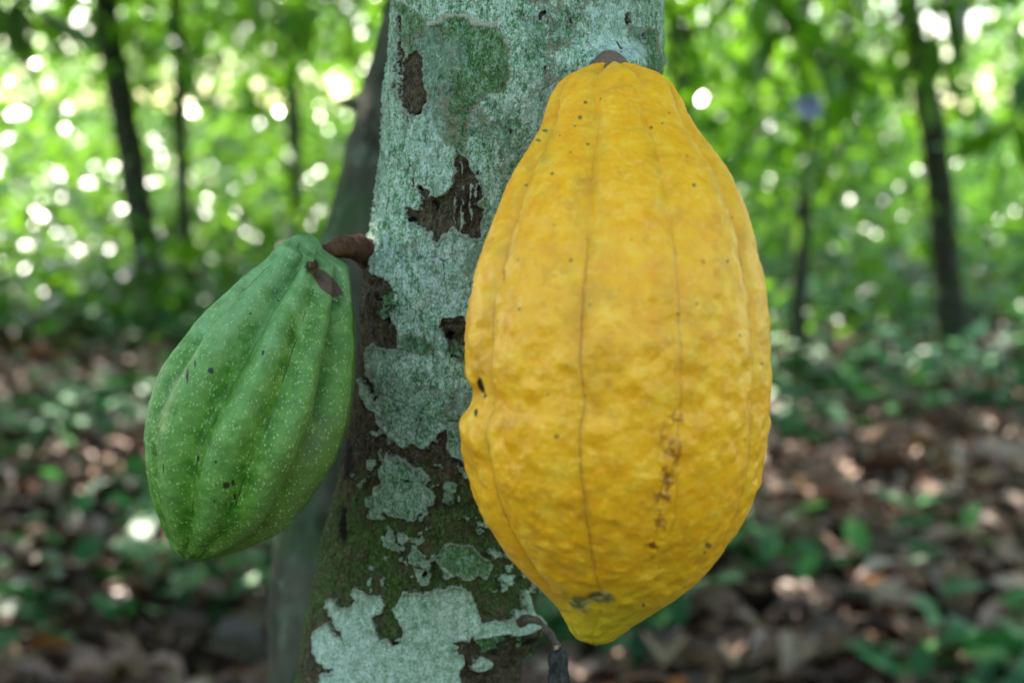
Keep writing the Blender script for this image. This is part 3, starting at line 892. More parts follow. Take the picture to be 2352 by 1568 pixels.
    tip = 0.85 * sstep(1290, 1480, y) + 0.2 * sstep(1000, 1350, y)
    grs = 0.22 * gauss(best, 0, 4, 0, 4, 1e9) * prim * sstep(0.8, 0.3, v)
    grs = np.maximum(grs, 0.55 * gauss(x, y, 1245, 330, 16, 60))
    line = prim * sstep(0.06, 0.12, v) * (0.35 + 0.65 * sstep(0.1, 0.4, v)) * sstep(0.93, 0.8, v)
    attrs = {"furrow": signed * deg2mm, "spot": spot, "scar": scar, "hole": hole, "tip": tip, "bruise": brs, "greenstreak": grs, "line": line}
    nr, nc = x.shape
    V = P.reshape(-1, 3)
    F = grid_faces(nr, nc)[:, ::-1]
    # close both ends
    V = np.concatenate([V, [P[0].mean(0)], [P[-1].mean(0) - CU * 0.0003]])
    j = np.arange(nc)
    c0 = np.stack([np.full(nc, nr * nc), (j + 1) % nc, j, j], 1)[:, :3]
    c1 = np.stack([np.full(nc, nr * nc + 1), (nr - 1) * nc + j, (nr - 1) * nc + (j + 1) % nc], 1)
    flat = np.concatenate([F.ravel(), c0[:, ::-1].ravel(), c1[:, ::-1].ravel()])
    sizes = np.concatenate([np.full(len(F), 4), np.full(2 * nc, 3)])
    for k in attrs:
        q = np.broadcast_to(attrs[k], x.shape).ravel()
        attrs[k] = np.concatenate([q, [0, 0]])
    mesh_from("husk", V, flat, M_YEL, root, attrs, sizes=sizes)
    # woody stalk out of the trunk
    c = curve([at(1396, 166, .515), at(1397, 170, .500), at(1400, 178, .489), at(1405, 192, .481), at(1405, 215, .476)], 40)
    v, f = tube(c, interp(np.linspace(0, 1, 40), [(0, .0094), (.3, .0086), (.6, .0080), (1, .0080)]), 48, 0.16, 3, cap=False)
    mesh_from("stalk", v, f, M_STALK, root)


build_yellow()

# ---------------------------------------------------------------- green pod
G_OUT = [(700, 541), (722, 550), (738, 572), (752, 590), (775, 598), (800, 612), (808, 650), (814, 700), (820, 760), (822, 820), (818, 880), (811, 935), (803, 980), (790, 1025), (768, 1075), (742, 1120), (710, 1165), (672, 1205), (640, 1228),
         (600, 1247), (560, 1262), (520, 1275), (490, 1285), (462, 1290), (436, 1287), (412, 1276), (394, 1254), (383, 1225), (374, 1195), (358, 1150), (348, 1105), (341, 1050), (340, 1000), (344, 955), (354, 910), (370, 865), (390, 825),
         (415, 785), (445, 745), (480, 705), (520, 668), (560, 633), (600, 598), (630, 566), (655, 549), (680, 541)]


def build_green():
    root = empty("cacao_pod", tuple(at(800, 570, .54)))
    tag(root, "unripe green cacao pod hanging at the left side of the lichen covered trunk", "cacao pod")
    P_ = np.array(G_OUT, float)
    A = np.array([722.0, 575.0]); B = np.array([440.0, 1292.0])
    ax = (B - A) / np.linalg.norm(B - A); pn = np.array([-ax[1], ax[0]]) * -1
    rel = P_ - A
    s = rel @ ax; w = rel @ pn
    smin, smax = s.min(), s.max()
    q = np.roll(P_, -1, 0)

    def cut(sv):
        hits = []
        for (a, b) in zip(P_, q):
            sa, sb = (a - A) @ ax, (b - A) @ ax
            if (sa - sv) * (sb - sv) <= 0 and sa != sb:
                tt = (sv - sa) / (sb - sa)
                hits.append(((a + (b - a) * tt) - A) @ pn)
        return min(hits), max(hits)
    t = np.linspace(0, 1, 420)
    ss = 0.6 * (0.5 - 0.5 * np.cos(np.pi * t)) + 0.4 * t
    sv = smin + 0.5 + (smax - smin - 1.0) * ss
    LR = np.array([cut(k) for k in sv])
    k = np.ones(9) / 9
    for c in (0, 1):
        sm = np.convolve(np.pad(LR[:, c], 4, mode='edge'), k, mode='valid')
        LR[20:-12, c] = sm[20:-12]
    cen = LR.mean(1); hw = (LR[:, 1] - LR[:, 0]) / 2
    cxy = A + ax * sv[:, None] + pn * cen[:, None]
    D = interp(ss, [(0, .520), (0.25, .514), (.6, .510), (1, .514)])
    C = at(cxy[:, 0], cxy[:, 1], D)
    rad = hw * PX * D
    W = pn[0] * CR - pn[1] * CU
    AX = ax[0] * CR - ax[1] * CU
    th = np.concatenate([np.linspace(-100, 100, 400), np.linspace(100, 260, 80)[1:-1]])
    thr = np.radians(th)
    N = -CF[None, None, :] * np.cos(thr)[None, :, None] + W[None, None, :] * np.sin(thr)[None, :, None]
    v = ss[:, None]
    FA = np.array([-84, -50, -12, 24, 60, 96, 132, 168, 204, 240])
    PR = np.array([1, .35, 1.25, .55, 1.15, .4, 1, .5, 1, .5])
    a = th[None, :] + 5 * np.sin(v * 4.2 - 0.3) + 2.0 * np.sin(v * 11)
    best = np.full(a.shape, 1e3); sg = best.copy(); pr = best * 0
    for fa, p_ in zip(FA, PR):
        for kk in (0, 360):
            dd = a - fa - kk
            m = np.abs(dd) < best
            best = np.where(m, np.abs(dd), best); sg = np.where(m, dd, sg); pr = np.where(m, p_, pr)
    prof = np.exp(-(best / 10) ** 2)
    depth = 0.27 * sstep(-0.03, 0.10, v) * (1 - 0.45 * sstep(0.3, 0.7, v)) * (1 - 0.35 * sstep(0.85, 1.0, v))
    ridge = np.sin(np.clip(best / 18, 0, 1) * np.pi / 2)
    P0 = C[:, None, :] + N * rad[:, None, None]
    disp = (-prof * pr * depth + (ridge - 0.7) * 0.02) * rad[:, None]
    disp += 0.0010 * fbm(P0 * 30, 3, 51) + 0.00070 * fbm(P0 * 120, 4, 52) + 0.00015 * fbm(P0 * 500, 2, 53)
    # turn the stalk end toward the viewer: near side slides down the axis, far side up
    tilt = 0.0022 * sstep(0.22, 0.0, v) * np.cos(thr)[None, :]
    P = P0 + N * disp[..., None] + AX * tilt[..., None]
    # dimple round the stalk: rings closing from the first ring to the pole
    pole = at(716, 612, .4925)
    nd = 26
    rim = P[6]
    rings = []
    for i in range(nd):
        u = i / (nd - 1)
        rr = pole + (rim - pole) * (u ** 0.75)
        rr = rr + CF * 0.0016 * (1 - u) * 1.0 - CF * 0.0030 * math.sin(u * math.pi) * np.clip(np.cos(thr), -0.2, 1)[:, None]
        rings.append(rr)
    P = np.concatenate([np.array(rings[:-1]), P[6:]])
    ext = lambda arr: np.concatenate([np.repeat(np.broadcast_to(arr, x0.shape)[6:7], nd - 1, 0), np.broadcast_to(arr, x0.shape)[6:]])
    x0 = P0[..., 0]
    best, sg, prr = ext(best), ext(sg), ext(pr)
    rad2 = ext(np.broadcast_to(rad[:, None], x0.shape))
    x, y, _ = to_px(P)
    fr = np.broadcast_to((np.cos(thr) > -0.1)[None, :], x.shape)
    mark = 0
    for cx, cy, sx, sy in ((484, 850, 9, 9), (430, 862, 4, 24), (448, 835, 3, 12), (520, 1114, 10, 10), (535, 1108, 5, 9), (496, 1060, 4, 4), (604, 810, 4, 10), (455, 1052, 4, 10), (492, 1150, 3, 4), (575, 720, 3, 3), (640, 690, 3, 3), (716, 614, 20, 17), (540, 1140, 4, 8), (375, 1075, 2, 14)):
        mark = np.maximum(mark, gauss(x, y, cx, cy, sx, sy))
    mark = mark * fr
    brown = np.maximum(0, 1.1 * gauss((x - 752) * .72 + (y - 650) * .69, (y - 650) * .72 - (x - 752) * .69, 0, 0, 56, 20)) * fr
    dust_highlight = sstep(900, 560, y) * 0.75 + 0.35 * gauss(x, y, 480, 760, 120, 160) + 0.3 * gauss(x, y, 620, 800, 40, 120)  # pale ridge dust and painted highlight, stronger towards the stalk end
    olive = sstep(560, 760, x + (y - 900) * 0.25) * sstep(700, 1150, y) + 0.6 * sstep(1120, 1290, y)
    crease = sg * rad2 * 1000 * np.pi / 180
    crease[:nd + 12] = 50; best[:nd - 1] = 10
    attrs = {"furrow": best * rad2 * 1000 * np.pi / 180, "mark": mark, "dust_highlight": dust_highlight, "brown": brown, "olive": olive, "crease": crease}
    nr, nc = x.shape
    V = np.concatenate([P.reshape(-1, 3), [P[-1].mean(0)]])
    F = grid_faces(nr, nc)
    j = np.arange(nc)
    c1 = np.stack([np.full(nc, nr * nc), (nr - 1) * nc + (j + 1) % nc, (nr - 1) * nc + j], 1)
    flat = np.concatenate([F[:, ::-1].ravel(), c1.ravel()[::1]])
    sizes = np.concatenate([np.full(len(F), 4), np.full(nc, 3)])
    attrs = {k_: np.concatenate([vv.ravel(), [0]]) for k_, vv in attrs.items()}
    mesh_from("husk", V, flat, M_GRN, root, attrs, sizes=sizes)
    c = curve([at(856, 590, .552), at(838, 576, .541), at(812, 570, .533), at(785, 569, .529), at(758, 574, .526), at(730, 584, .525)], 60)
    vv, ff = tube(c, interp(np.linspace(0, 1, 60), [(0, .0074), (.2, .0052), (.5, .0044), (.85, .0036), (1, .0028)]), 64, 0.5, 5, cap=False)
    mesh_from("stalk", vv, ff, M_STALK2, root)
    c = curve([at(722, 604, .505), at(717, 611, .4955), at(714, 613, .4900)], 12)
    vv, ff = tube(c, np.linspace(.0016, .0009, 12), 20, 0.5, 7)
    mesh_from("stem_scar", vv, ff, M_STALK2, root)


build_green()


# ---------------------------------------------------------------- dried little pod
def build_dead():
    root = empty("dried_pod", tuple(at(1205, 1425, .545)))
    tag(root, "shrivelled black baby pod dangling from a thin stalk below the yellow pod", "dead pod")
    c = curve([at(1195, 1428, .553), at(1215, 1420, .549), at(1240, 1428, .545), at(1262, 1452, .541), at(1276, 1478, .538), at(1280, 1492, .538)], 40)
    v, f = tube(c, interp(np.linspace(0, 1, 40), [(0, .0024), (.25, .0016), (.8, .0013), (1, .0019)]), 20, 0.5, 2)
    mesh_from("stalk", v, f, M_DSTALK, root)
    c = curve([at(1281, 1482, .539), at(1282, 1500, .539), at(1284, 1560, .5395), at(1285, 1620, .540), at(1284, 1665, .540)], 110)
    rad = interp(np.linspace(0, 1, 110), [(0, .0018), (.08, .0033), (.3, .0037), (.6, .0041), (.85, .0032), (1, .0006)])
    a = np.linspace(0, 2 * np.pi, 90, endpoint=False)
    ring = np.cos(a)[:, None] * CR + np.sin(a)[:, None] * CF
    P = c[:, None, :] + ring[None] * rad[:, None, None]
    d = 0.22 * np.cos(a * 5)[None, :] * rad[:, None] * 0.6 + 0.0010 * fbm(P * np.array([500, 500, 180]), 4, 61)
    P = P + ring[None] * d[..., None]
    mesh_from("husk", P.reshape(-1, 3), grid_faces(110, 90), M_DEAD, root)
    # a pale nub at the joint
    v, f = tube([at(1274, 1482, .536), at(1278, 1487, .5355), at(1282, 1490, .536)], [.0008, .0014, .0008], 10)
    mesh_from("calyx", v, f, mat_stalk("pale_nub", (0.28, 0.16, 0.09), (0.5, 0.33, 0.22)), root)


build_dead()


def build_flakes():
    """loose curled bark flakes on the branch scar, part of the main tree"""
    tree = bpy.data.objects["cacao_tree"]
    V, F, S, T, k = [], [], [], [], 0
    pts = [(1190, 1470), (1205, 1490), (1215, 1500), (1178, 1500), (1195, 1515), (1170, 1475), (1215, 1475), (1150, 1490), (1185, 1455), (1165, 1520), (1120, 1475), (1065, 1485), (1225, 1465), (1200, 1450), (1145, 1462),
           (1052, 748), (1058, 785), (1066, 800), (1050, 800), (880, 672), (892, 700), (870, 660), (884, 720), (1062, 772), (898, 686)]
    for i, (px, py) in enumerate(pts):
        yy = np.array([float(py)])
        L, Rr, D = interp(yy, EDGE_L)[0], interp(yy, EDGE_R)[0], interp(yy, DEPTH_T)[0]
        h = (Rr - L) / 2 * PX * D
        o = (px - (L + Rr) / 2) * PX * D
        dz = math.sqrt(max(h * h - o * o, 0))
        bump = 0.010 * math.exp(-((px - 1190) / 55) ** 2 - ((py - 1440) / 38) ** 2) + 0.004
        c = at(px, py, D - dz - bump - 0.0015)
        g = np.linspace(-1, 1, 9)
        U, W_ = np.meshgrid(g, g)
        sz = random.uniform(0.0016, 0.0034)
        a = random.uniform(0, 6.28)
        u = U * math.cos(a) - W_ * math.sin(a); w = U * math.sin(a) + W_ * math.cos(a)
        rr = 1 + 0.3 * vnoise(np.stack([U * 1.5, W_ * 1.5, np.full_like(U, i)], -1), 4)
        z = 0.6 * (U ** 2) + 0.3 * vnoise(np.stack([U * 2, W_ * 2, np.full_like(U, i + 9.)], -1), 8)
        p = c + (u * rr)[..., None] * CR * sz + (w * rr)[..., None] * CU * sz * 0.8 - z[..., None] * CF * sz * 0.9
        z0 = np.zeros(81)
        mesh_from("bark_flake", p.reshape(-1, 3), grid_faces(9, 9, False), M_BARK, tree, {"lich": z0 + [3.0, -3.0][i % 2], "grn": z0 + 1, "pale": z0 + .2, "moss": z0 + .3, "pit": z0, "cream": z0})


build_flakes()


# ---------------------------------------------------------------- trees
def crown_leaves(c, rx, rz, n, lo=0.14, hi=0.26, tone=(0, 1), clumps=14, full=True, minz=None, clear=False):
    cc = RNG.normal(0, 1, (clumps, 3)); cc /= np.linalg.norm(cc, axis=1)[:, None]
    cc *= RNG.uniform(0.35, 0.95, clumps)[:, None]
    k = RNG.integers(0, clumps, n)
    p = cc[k] + RNG.normal(0, 0.24, (n, 3))
    ct = RNG.uniform(-0.25, 0.25, clumps)[k]
    P = c + p * np.array([rx, rx, rz])
    if minz is not None:
        m = P[:, 2] > minz
        P, ct = P[m], ct[m]
    if clear:
        m = clearing_mask(P)
        P, ct = P[m], ct[m]
    n = len(P)
    d = RNG.normal(0, 1, (n, 3)); d[:, 2] = -0.25 - 0.5 * RNG.random(n)
    T = np.clip(RNG.uniform(tone[0], tone[1], n) + ct, 0, 1)
    return leaves(P, d, RNG.uniform(lo, hi, n), T, simple=not full)


def tree(name, pts, rad, label, crown, mat=M_TRB, leafmat=M_LEAF, limbs=5, knob=None, ntr=40):
    """pts: world polyline from base to top; crown=(rx, rz, n, dz)"""
    pts = np.array(pts, float)
    root = empty(name, tuple(pts[0]))
    tag(root, label, "tree", "cacao trees standing behind")
    c = curve(pts, ntr)
    r = np.linspace(rad * 1.1, rad * 0.8, ntr)
    r[:3] *= np.array([1.35, 1.15, 1.05])
    v, f = tube(c, r, 28, 0.22, random.randint(0, 99), cap=False)
    mesh_from("trunk", v, f, mat, root)
    top = c[-1]
    rx, rz, n, dz = crown
    cc = top + np.array([0, 0, dz])
    parts = []
    for k in range(limbs):
        a = random.uniform(0, 6.28)
        e = cc + np.array([math.cos(a) * rx * 0.75, math.sin(a) * rx * 0.75, random.uniform(-0.3, 0.6) * rz])
        q = curve([top - np.array([0, 0, 0.05]), top * .5 + e * .5 + np.array([0, 0, .15]), e], 9)
        parts.append(tube(q, np.linspace(rad * 0.6, rad * 0.12, 9), 7))
    v, f = merge(parts)
    mesh_from("branch", v, f, mat, root)
    leaf_mesh("crown", crown_leaves(cc, rx, rz, int(n * 1.0), 0.09, 0.20, minz=0.7, clumps=22, clear=True), leafmat, root)
    return root


# second stem right behind the main one
def build_second():
    EL = [(-700, 960), (-300, 915), (0, 889), (60, 872), (150, 848), (230, 824), (330, 795), (450, 768), (560, 738), (800, 705), (1000, 668), (1250, 626), (1400, 616), (1568, 613), (1700, 611), (2300, 600)]
    ys = np.linspace(-1300, 2150, 420)
    d = 0.93
    L = interp(ys, EL)
    rpx = 158
    C = at(L + rpx, ys, np.full(len(ys), d))
    base = C[-1].copy(); base[2] = 0
    root = empty("cacao_tree", tuple(base))
    tag(root, "dark mossy blurred trunk close behind the left side of the lichen covered trunk", "tree")
    a = np.linspace(0, 2 * np.pi, 120, endpoint=False)
    ring = np.sin(a)[:, None] * CR - np.cos(a)[:, None] * np.array([0, 1.0, 0])
    P = C[:, None, :] + ring[None] * rpx * PX * d
    x, y, _ = to_px(P)
    disp = 0.004 * fbm(P * 14, 3, 91) + 0.002 * fbm(P * np.array([90, 90, 25]), 3, 92)
    sidel = np.exp(-((a - 1.5 * np.pi) / 0.22) ** 2)[None, :]
    disp = disp + 0.016 * sidel * np.exp(-((ys - 236) / 11) ** 2)[:, None] - 0.003 * sidel * np.exp(-((ys - 285) / 22) ** 2)[:, None]
    P = P + ring[None] * disp[..., None]
    mesh_from("trunk", P.reshape(-1, 3), grid_faces(len(ys), 120)[:, ::-1], M_TR2, root)
    top = C[0]
    cc = top + np.array([0.2, 0.5, 0.7])
    parts = []
    for k in range(6):
        an = k + 0.3
        e = cc + np.array([math.cos(an) * 1.1, math.sin(an) * 1.0 + .2, random.uniform(-0.1, 0.5)])
        q = curve([top - np.array([0, 0, .08]), top * .5 + e * .5 + np.array([0, 0, .15]), e], 9)
        parts.append(tube(q, np.linspace(0.035, 0.008, 9), 7))
    v, f = merge(parts)
    mesh_from("branch", v, f, M_TR2, root)
    leaf_mesh("crown", crown_leaves(cc, 1.5, 0.6, 2200, minz=1.75), M_LEAF, root)


build_second()

# named background trees: picture points (x, y) from base to top at a given depth
BG = [
    ("cacao_tree", [(338, 600), (322, 500), (300, 350), (272, 200), (248, 60), (236, -60), (215, -260)], 7.6, 66, "thick dark leaning trunk on the left, left of the thin straight trunk", (1.8, 1.25, 2600, 0.0)),
    ("cacao_tree", [(434, 760), (428, 600), (418, 400), (412, 200), (402, 40), (395, -120), (390, -300)], 7.6, 30, "thin straight dark trunk left of the green pod, between it and the thick leaning trunk", (1.5, 1.25, 2200, 0.0)),
    ("cacao_tree", [(2186, 745), (2172, 600), (2158, 430), (2142, 300), (2118, 170), (2086, 20), (2060, -160), (2040, -300)], 6.1, 64, "dark curved trunk standing near the right edge of the photo", (1.8, 1.0, 1100, 0.35)),
    ("cacao_tree", [(1830, 800), (1838, 650), (1846, 520), (1850, 430), (1858, 250), (1850, 50), (1845, -200)], 5.9, 32, "thin dark trunk just right of the yellow pod, with leaves hanging over its upper part", (1.4, 1.25, 2000, 0.0)),
    ("cacao_tree", [(690, 640), (684, 500), (678, 350), (672, 200), (668, 0), (660, -250)], 11, 34, "slender brownish trunk seen far off between the green pod and the mossy trunk", (1.8, 1.25, 2000, 0.0)),
    ("cacao_tree", [(1130, 560), (1120, 300), (1110, 0), (1100, -250)], 10, 44, "cacao tree behind the mossy trunk, only its leaves showing left of it", (3.0, 1.3, 3600, 0.0)),
    ("cacao_tree", [(1560, 560), (1552, 300), (1550, 0), (1545, -250)], 10.5, 44, "cacao tree hidden behind the yellow pod, only its leaves showing right of the pod's top", (3.0, 1.3, 3600, 0.0)),
]
for name, pp, d, wpx, lab, cr in BG:
    pts = [at(x, y, d) for x, y in pp]
    b0 = pts[0].copy()
    b0[2] = float(ground_z(np.array([b0[0]]), np.array([b0[1]]))[0]) - 0.03
    pts = [b0] + [p for p in pts if p[2] > b0[2] + 0.15]
    tree(name, pts, wpx / 2 * PX * d, lab, cr)

# mostly unseen trees added round the picture to cast shade: one built tree copied
def canopy():
    spots = [(-2.3, 3.2), (2.3, 3.6), (0.35, 5.4), (-3.4, 5.6), (3.6, 6.0), (-4.6, 3.2), (4.8, 3.2), (-0.2, 4.0), (-6.4, 7.4), (6.9, 7.6), (1.4, 10.8), (-9.2, 14.5), (9.4, 14.8), (3.0, 18.5)]
    protos = []
    for i, (x, y) in enumerate(spots):
        inview = abs(x) < 0.37 * y + 0.1 and y < 11
        z = float(ground_z(np.array([x]), np.array([y]))[0]) - 0.03
        order = [0, 1, 2]
        if i < 3:
            h = 2.45 + 0.2 * i
            root = empty("shade_tree", (0, 0, 0))
            c = curve([(0, 0, 0), (0.05, 0.03, 1), (-.04, .02, 1.9), (0.02, 0, h)], 24)
            v, f = tube(c, np.linspace(0.05, 0.035, 24), 14, 0.2, i, cap=False)
            mesh_from("trunk", v, f, M_TRB, root)
            cc = np.array([0, 0, h + 0.5])
            parts = []
            for k in range(6):
                a = k * 1.05 + i
                e = cc + np.array([math.cos(a) * 1.4, math.sin(a) * 1.4, random.uniform(-0.2, 0.4)])
                q = curve([(0.02, 0, h - .05), tuple(np.array([0, 0, h]) * .5 + e * .5 + np.array([0, 0, .15])), tuple(e)], 9)
                parts.append(tube(q, np.linspace(0.03, 0.006, 9), 6))
            v, f = merge(parts)
            mesh_from("branch", v, f, M_TRB, root)
            leaf_mesh("crown", crown_leaves(cc, 2.0, 0.75, (3200, 1400, 1100)[i], clumps=20), M_LEAF, root)
            protos.append(root)
            r = root
        else:
            src = protos[0 if (y < 5 or (x < 0 and y < 8)) else 1 + i % 2]
            r = src.copy(); col.objects.link(r)
            for ch in src.children:
                cch = ch.copy(); col.objects.link(cch); cch.parent = r
        r.location = (x, y, z)
        r.rotation_euler = (0, 0, i * 2.1)
        sc = 1.0 + 0.25 * (y > 8) + random.uniform(-.08, .12)
        r.scale = (sc, sc, sc)
        tag(r, "mostly unseen leafy cacao tree added round the grove to shade it", "tree", "mostly unseen leafy trees added to shade the grove")


canopy()


# ---------------------------------------------------------------- foliage masses
def undergrowth():
    Ls = []
    # bushes: many clumps
    n_b = 300
    yb = RNG.uniform(6.4, 17, n_b)
    xb = RNG.uniform(-1, 1, n_b) * (yb * 0.42 + 0.8)
    for x, y in zip(xb, yb):
        h = RNG.uniform(0.25, 1.0) * (0.5 + 0.055 * y) * (0.25 + 0.75 * min(1.0, max(0.0, (y - 6.4) / 3.0)))
        n = int(60 + 60 * RNG.random())
        g = float(ground_z(np.array([x]), np.array([y]))[0])
        p = np.stack([RNG.normal(x, 0.32, n), RNG.normal(y, 0.32, n), g + 0.05 + np.abs(RNG.normal(0, 0.55, n)) * h], 1)
        d = RNG.normal(0, 1, (n, 3)); d[:, 2] = d[:, 2] * 0.5 - 0.1
        t0 = RNG.uniform(-0.2, 0.5) - 0.12 * (x < 0)
        Ls.append(leaves(p, d, RNG.uniform(0.07, 0.19, n), np.clip(t0 + RNG.uniform(-.25, .4, n), 0, 1), 0.42, simple=False))
    o = leaf_mesh("undergrowth", cat_leaves(Ls), M_LEAFU)
    tag(o, "blurred bright green undergrowth across the back of the grove", "undergrowth", kind="stuff")
    # far wood
    n = 150000
    y = RNG.uniform(13, 30, n); x = RNG.uniform(-1, 1, n) * (y * 0.72 + 2)
    q = np.stack([x * 0.5, y * 0.3, np.zeros(n)], -1)
    z = RNG.random(n) * (1.7 + 1.9 * (fbm(np.stack([x * 0.45, y * 0.2, np.zeros(n)], -1), 2, 300) + 0.45).clip(0, 2) + 0.05 * (y - 13))
    dens = fbm(np.stack([x * 0.8, y * 0.25, z * 0.8], -1), 3, 123)
    m = dens > -0.24 + 0.26 * np.clip((z - 1.3) / 2, 0, 1)
    m &= clearing_mask(np.stack([x, y, z + ground_z(x, y)], 1))
    x, y, z = x[m], y[m], z[m]; n = len(x)
    p = np.stack([x, y, z + ground_z(x, y)], 1)
    d = RNG.normal(0, 1, (n, 3)); d[:, 2] = d[:, 2] * 0.4 - 0.4
    A = leaves(p, d, RNG.uniform(0.10, 0.26, n), np.clip(RNG.random(n) ** 2.6 * 1.05 + 0.6 * dens[m], 0, 1), 0.45, simple=True)
    # unseen leaves added behind the photographer to block low sky light on the pods
    n = 16000
    a = RNG.uniform(R(105), R(400), n); r = RNG.uniform(3.5, 9, n)
    a = np.where(RNG.random(n) < 0.5, RNG.uniform(R(165), R(375), n), a)
    x, y = np.cos(a) * r, np.sin(a) * r
    keep = y < 1.0
    x, y = x[keep], y[keep]; n = len(x)
    z = RNG.random(n) * (0.9 + 0.30 * np.hypot(x, y))
    p = np.stack([x, y, z + ground_z(x, y)], 1)
    d = RNG.normal(0, 1, (n, 3)); d[:, 2] = d[:, 2] * 0.4 - 0.4
    B = leaves(p, d, RNG.uniform(0.14, 0.34, n), RNG.random(n) * 0.8, 0.45, simple=True)
    o = leaf_mesh("woodland", cat_leaves([A, B]), M_LEAFU)
    tag(o, "far mass of sunlit green leaves closing the view behind the trees, plus unseen leaves added to block light behind the camera", "woodland", kind="stuff")


undergrowth()


def litter():
    Ls = []
    # near to far, density falling
    n = 30000
    u = RNG.random(n)
    y = 1.2 + 14 * u ** 1.5
    x = RNG.uniform(-1, 1, n) * (y * 0.45 + 0.5)
    z = ground_z(x, y) + RNG.uniform(0.004, 0.03, n)
    p = np.stack([x, y, z], 1)
    a = RNG.uniform(0, 2 * np.pi, n)
    d = np.stack([np.cos(a), np.sin(a), RNG.normal(0.05, 0.22, n)], 1)
    clump = fbm(np.stack([x * 1.5, y * 1.5, x * 0], -1), 3, 5)
    T = np.clip(RNG.beta(2, 2.2, n) * 0.93 + clump * 0.3, 0, 0.93)
    T[RNG.random(n) < 0.03] = 1.0
    V, F, S, TT = leaves(p, d, RNG.uniform(0.05, 0.13, n) * np.where(RNG.random(n) < .07, 1.9, 1), T, 0.42, 0.6, curl=0.9)
    o = leaf_mesh("leaf_litter", (V, F, S, TT), M_LITTER)
    tag(o, "layer of dry brown leaves covering the forest floor", "leaf litter", kind="stuff")
    # seedlings and creeping plants in clumps
    n = 15000
    u = RNG.random(n)
    y = 1.4 + 11 * u ** 1.25
    x = RNG.uniform(-1, 1, n) * (y * 0.43 + 0.4)
    dn = fbm(np.stack([x * 1.4 + 3, y * 1.4, x * 0], -1), 3, 77)
    m = dn > 0.10 + 0.06 * (x < -0.15) - 0.30 * np.clip((y - 4) / 4, 0, 1)
    x, y, dn = x[m], y[m], dn[m]; n = len(x)
    z = ground_z(x, y) + np.abs(RNG.normal(0.05, 0.06, n)) + 0.02
    a = RNG.uniform(0, 2 * np.pi, n)
    d = np.stack([np.cos(a), np.sin(a), RNG.normal(0.1, 0.3, n)], 1)
    o = leaf_mesh("ground_cover", leaves(np.stack([x, y, z], 1), d, RNG.uniform(0.05, 0.13, n), RNG.random(n), 0.5, 0.5), M_SEED)
    tag(o, "low green seedlings scattered among the dry leaves", "ground cover", kind="stuff")


litter()


def dry_leaf_obj(px, py, size, ang, tone, label, lift=0.03, wide=0.42):
    g = ground_hit(px, py)
    g[2] = float(ground_z(g[:1], g[1:2])[0]) + lift
    V, F, S, T = leaves(np.zeros((1, 3)), np.array([[math.cos(ang), math.sin(ang), 0.05]]), np.array([size]), np.array([tone]), wide, 0.5, curl=0.8)
    o = leaf_mesh("fallen_leaf", (V, F, S, T), M_LITTER)
    o.location = g
    tag(o, label, "dry leaf", "fallen leaves that stand out from the litter")


dry_leaf_obj(1960, 1380, 0.24, 0.3, 0.90, "large pale grey brown dry leaf lying at the lower right below the litter's middle")
dry_leaf_obj(2180, 1400, 0.34, -0.9, 0.85, "long pale dry leaf slanting down to the right edge of the photo")
dry_leaf_obj(60, 1510, 0.11, 0.2, 1.0, "orange dry leaf at the bottom left corner")
dry_leaf_obj(2080, 1190, 0.22, 0.1, 0.93, "pale orange sunlit dry leaf on the ground at far right")
dry_leaf_obj(1735, 1185, 0.20, 0.3, 0.93, "whitish dry leaf on the ground right beside the lower yellow pod")


def twig(pp, r, label):
    pts = []
    for px, py in pp:
        g = ground_hit(px, py); g[2] = float(ground_z(g[:1], g[1:2])[0]) + 0.02 + r
        pts.append(g)
    root_pt = pts[0]
    v, f = tube(curve(np.array(pts), 16), r, 8, 0.3, 3)
    o = mesh_from("fallen_twig", v, f, M_DSTALK)
    tag(o, label, "twig")


twig([(1850, 1475), (2100, 1500), (2352, 1560)], 0.012, "brown fallen twig along the bottom right of the ground")
twig([(1950, 1090), (2060, 1120), (2120, 1160)], 0.007, "thin pale twig among the litter right of the yellow pod")
twig([(1440, 1455), (1480, 1520), (1530, 1590)], 0.009, "fallen twig on the ground just below the yellow pod's tip")


# large soft leaves that hang into the upper corners
def hanging(px, py, d, stem, lv, label, mat=M_LEAFD, size=(0.16, 0.26)):
    """stem: list of picture offsets; lv: number of leaves"""
    pts = [at(px + a, py + b, d + c) for a, b, c in stem]
    root = empty("leafy_branch", tuple(pts[0]))
    tag(root, label, "branch", "leafy branches hanging into the view")
    c = curve(pts, 24)
    v, f = tube(c, np.linspace(0.009, 0.003, 24), 7)
    mesh_from("branch_stem", v, f, M_TRB, root)
    k = np.linspace(6, 23, lv).astype(int)
    side = np.where(np.arange(lv) % 2, 1, -1)
    t = np.gradient(c, axis=0)[k]; t /= np.linalg.norm(t, axis=1)[:, None]
    dr = t * 0.6 + side[:, None] * np.cross(t, [0, 1, 0]) * 0.8 + RNG.normal(0, 0.3, (lv, 3))
    dr[:, 2] -= 0.5
    leaf_mesh("leaves", leaves(c[k], dr, RNG.uniform(*size, lv), RNG.random(lv), 0.36, 0.7), mat, root)


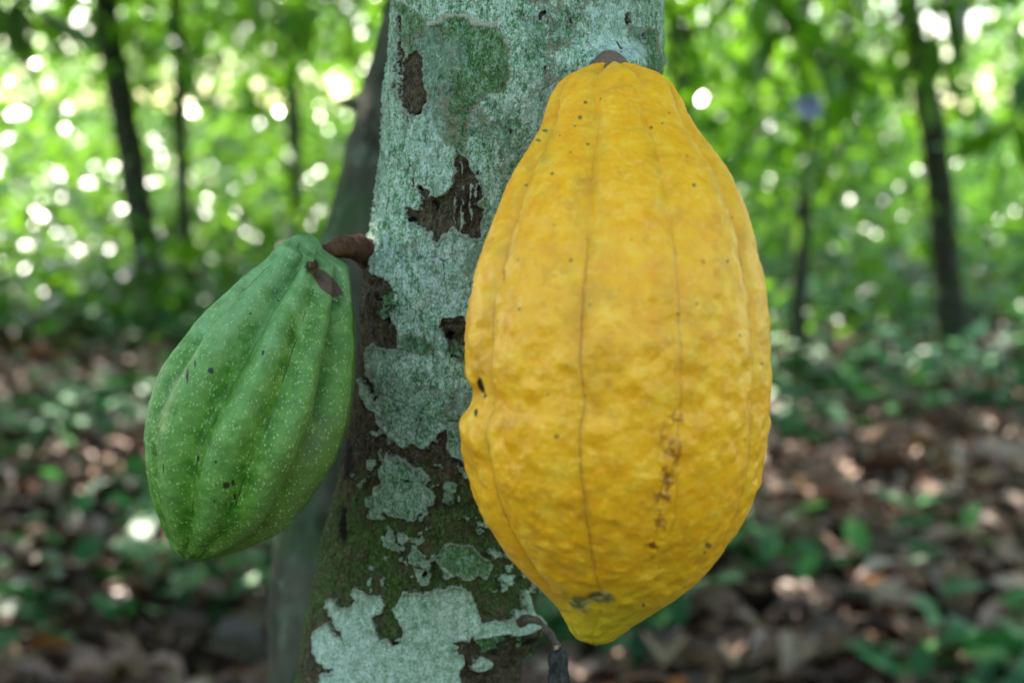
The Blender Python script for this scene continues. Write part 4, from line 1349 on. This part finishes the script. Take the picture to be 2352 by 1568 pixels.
hanging(-80, -110, 3.4, [(0, -60, 0), (50, 50, 0), (110, 110, .1), (160, 160, .1)], 10, "dark leafy branch at the top left corner")
hanging(1700, -80, 3.8, [(0, -80, 0), (60, 60, 0), (150, 190, .1), (260, 260, .1)], 11, "broad bright green leafy branch hanging right of the yellow pod's top", M_LEAF)
hanging(2400, 120, 3.9, [(60, -100, 0), (0, 60, 0), (-50, 150, 0), (-110, 210, .1)], 8, "leafy branch drooping in from the right edge beside the curved trunk", M_LEAF)
hanging(2260, -120, 4.0, [(0, -60, 0), (-40, 60, 0), (-110, 170, 0), (-150, 300, .1)], 12, "broad dark leafy branch hanging from the top right over the curved trunk")
hanging(1860, 380, 4.4, [(40, -260, 0), (30, -60, 0), (-10, 60, 0), (-60, 150, .1)], 7, "dark leafy branch drooping over the thin trunk right of the yellow pod")
hanging(560, -90, 4.0, [(0, -60, 0), (60, 30, 0), (180, 90, 0), (290, 110, 0)], 10, "leafy branch along the top edge left of the mossy trunk", M_LEAF)
hanging(1990, -60, 4.4, [(0, -80, 0), (-40, 60, 0), (-60, 160, 0), (-90, 250, 0)], 9, "dark leafy branch hanging from the top just left of the curved trunk", M_LEAFD)


def blob():  # unidentified violet blob; its leaflets and stem are made up
    b = NB("pale_violet_blob")
    n = b.noise(b.coord(), 80, 3)
    m = b.done(b.ramp(n, [(0.3, (0.32, 0.36, 0.58)), (0.7, (0.60, 0.63, 0.88))]), 0.6)
    c = at(1856, 243, 2.4)
    root = empty("blob", tuple(c))
    tag(root, "small round pale violet blue blob hanging right of the yellow pod", "blob")
    k = 22
    p = np.repeat(c[None], k, 0)
    d = RNG.normal(0, 1, (k, 3))
    V, F, S, T = leaves(p, d, RNG.uniform(.026, .036, k), RNG.random(k), 0.8, 0.3)
    leaf_mesh("blob_leaflets", (V, F, S, T), m, root)
    v, f = tube(curve([c, c + np.array([.02, .02, .10]), c + np.array([.02, .06, .32])], 10), 0.0015, 6)
    mesh_from("blob_stem", v, f, M_TRB, root)


blob()
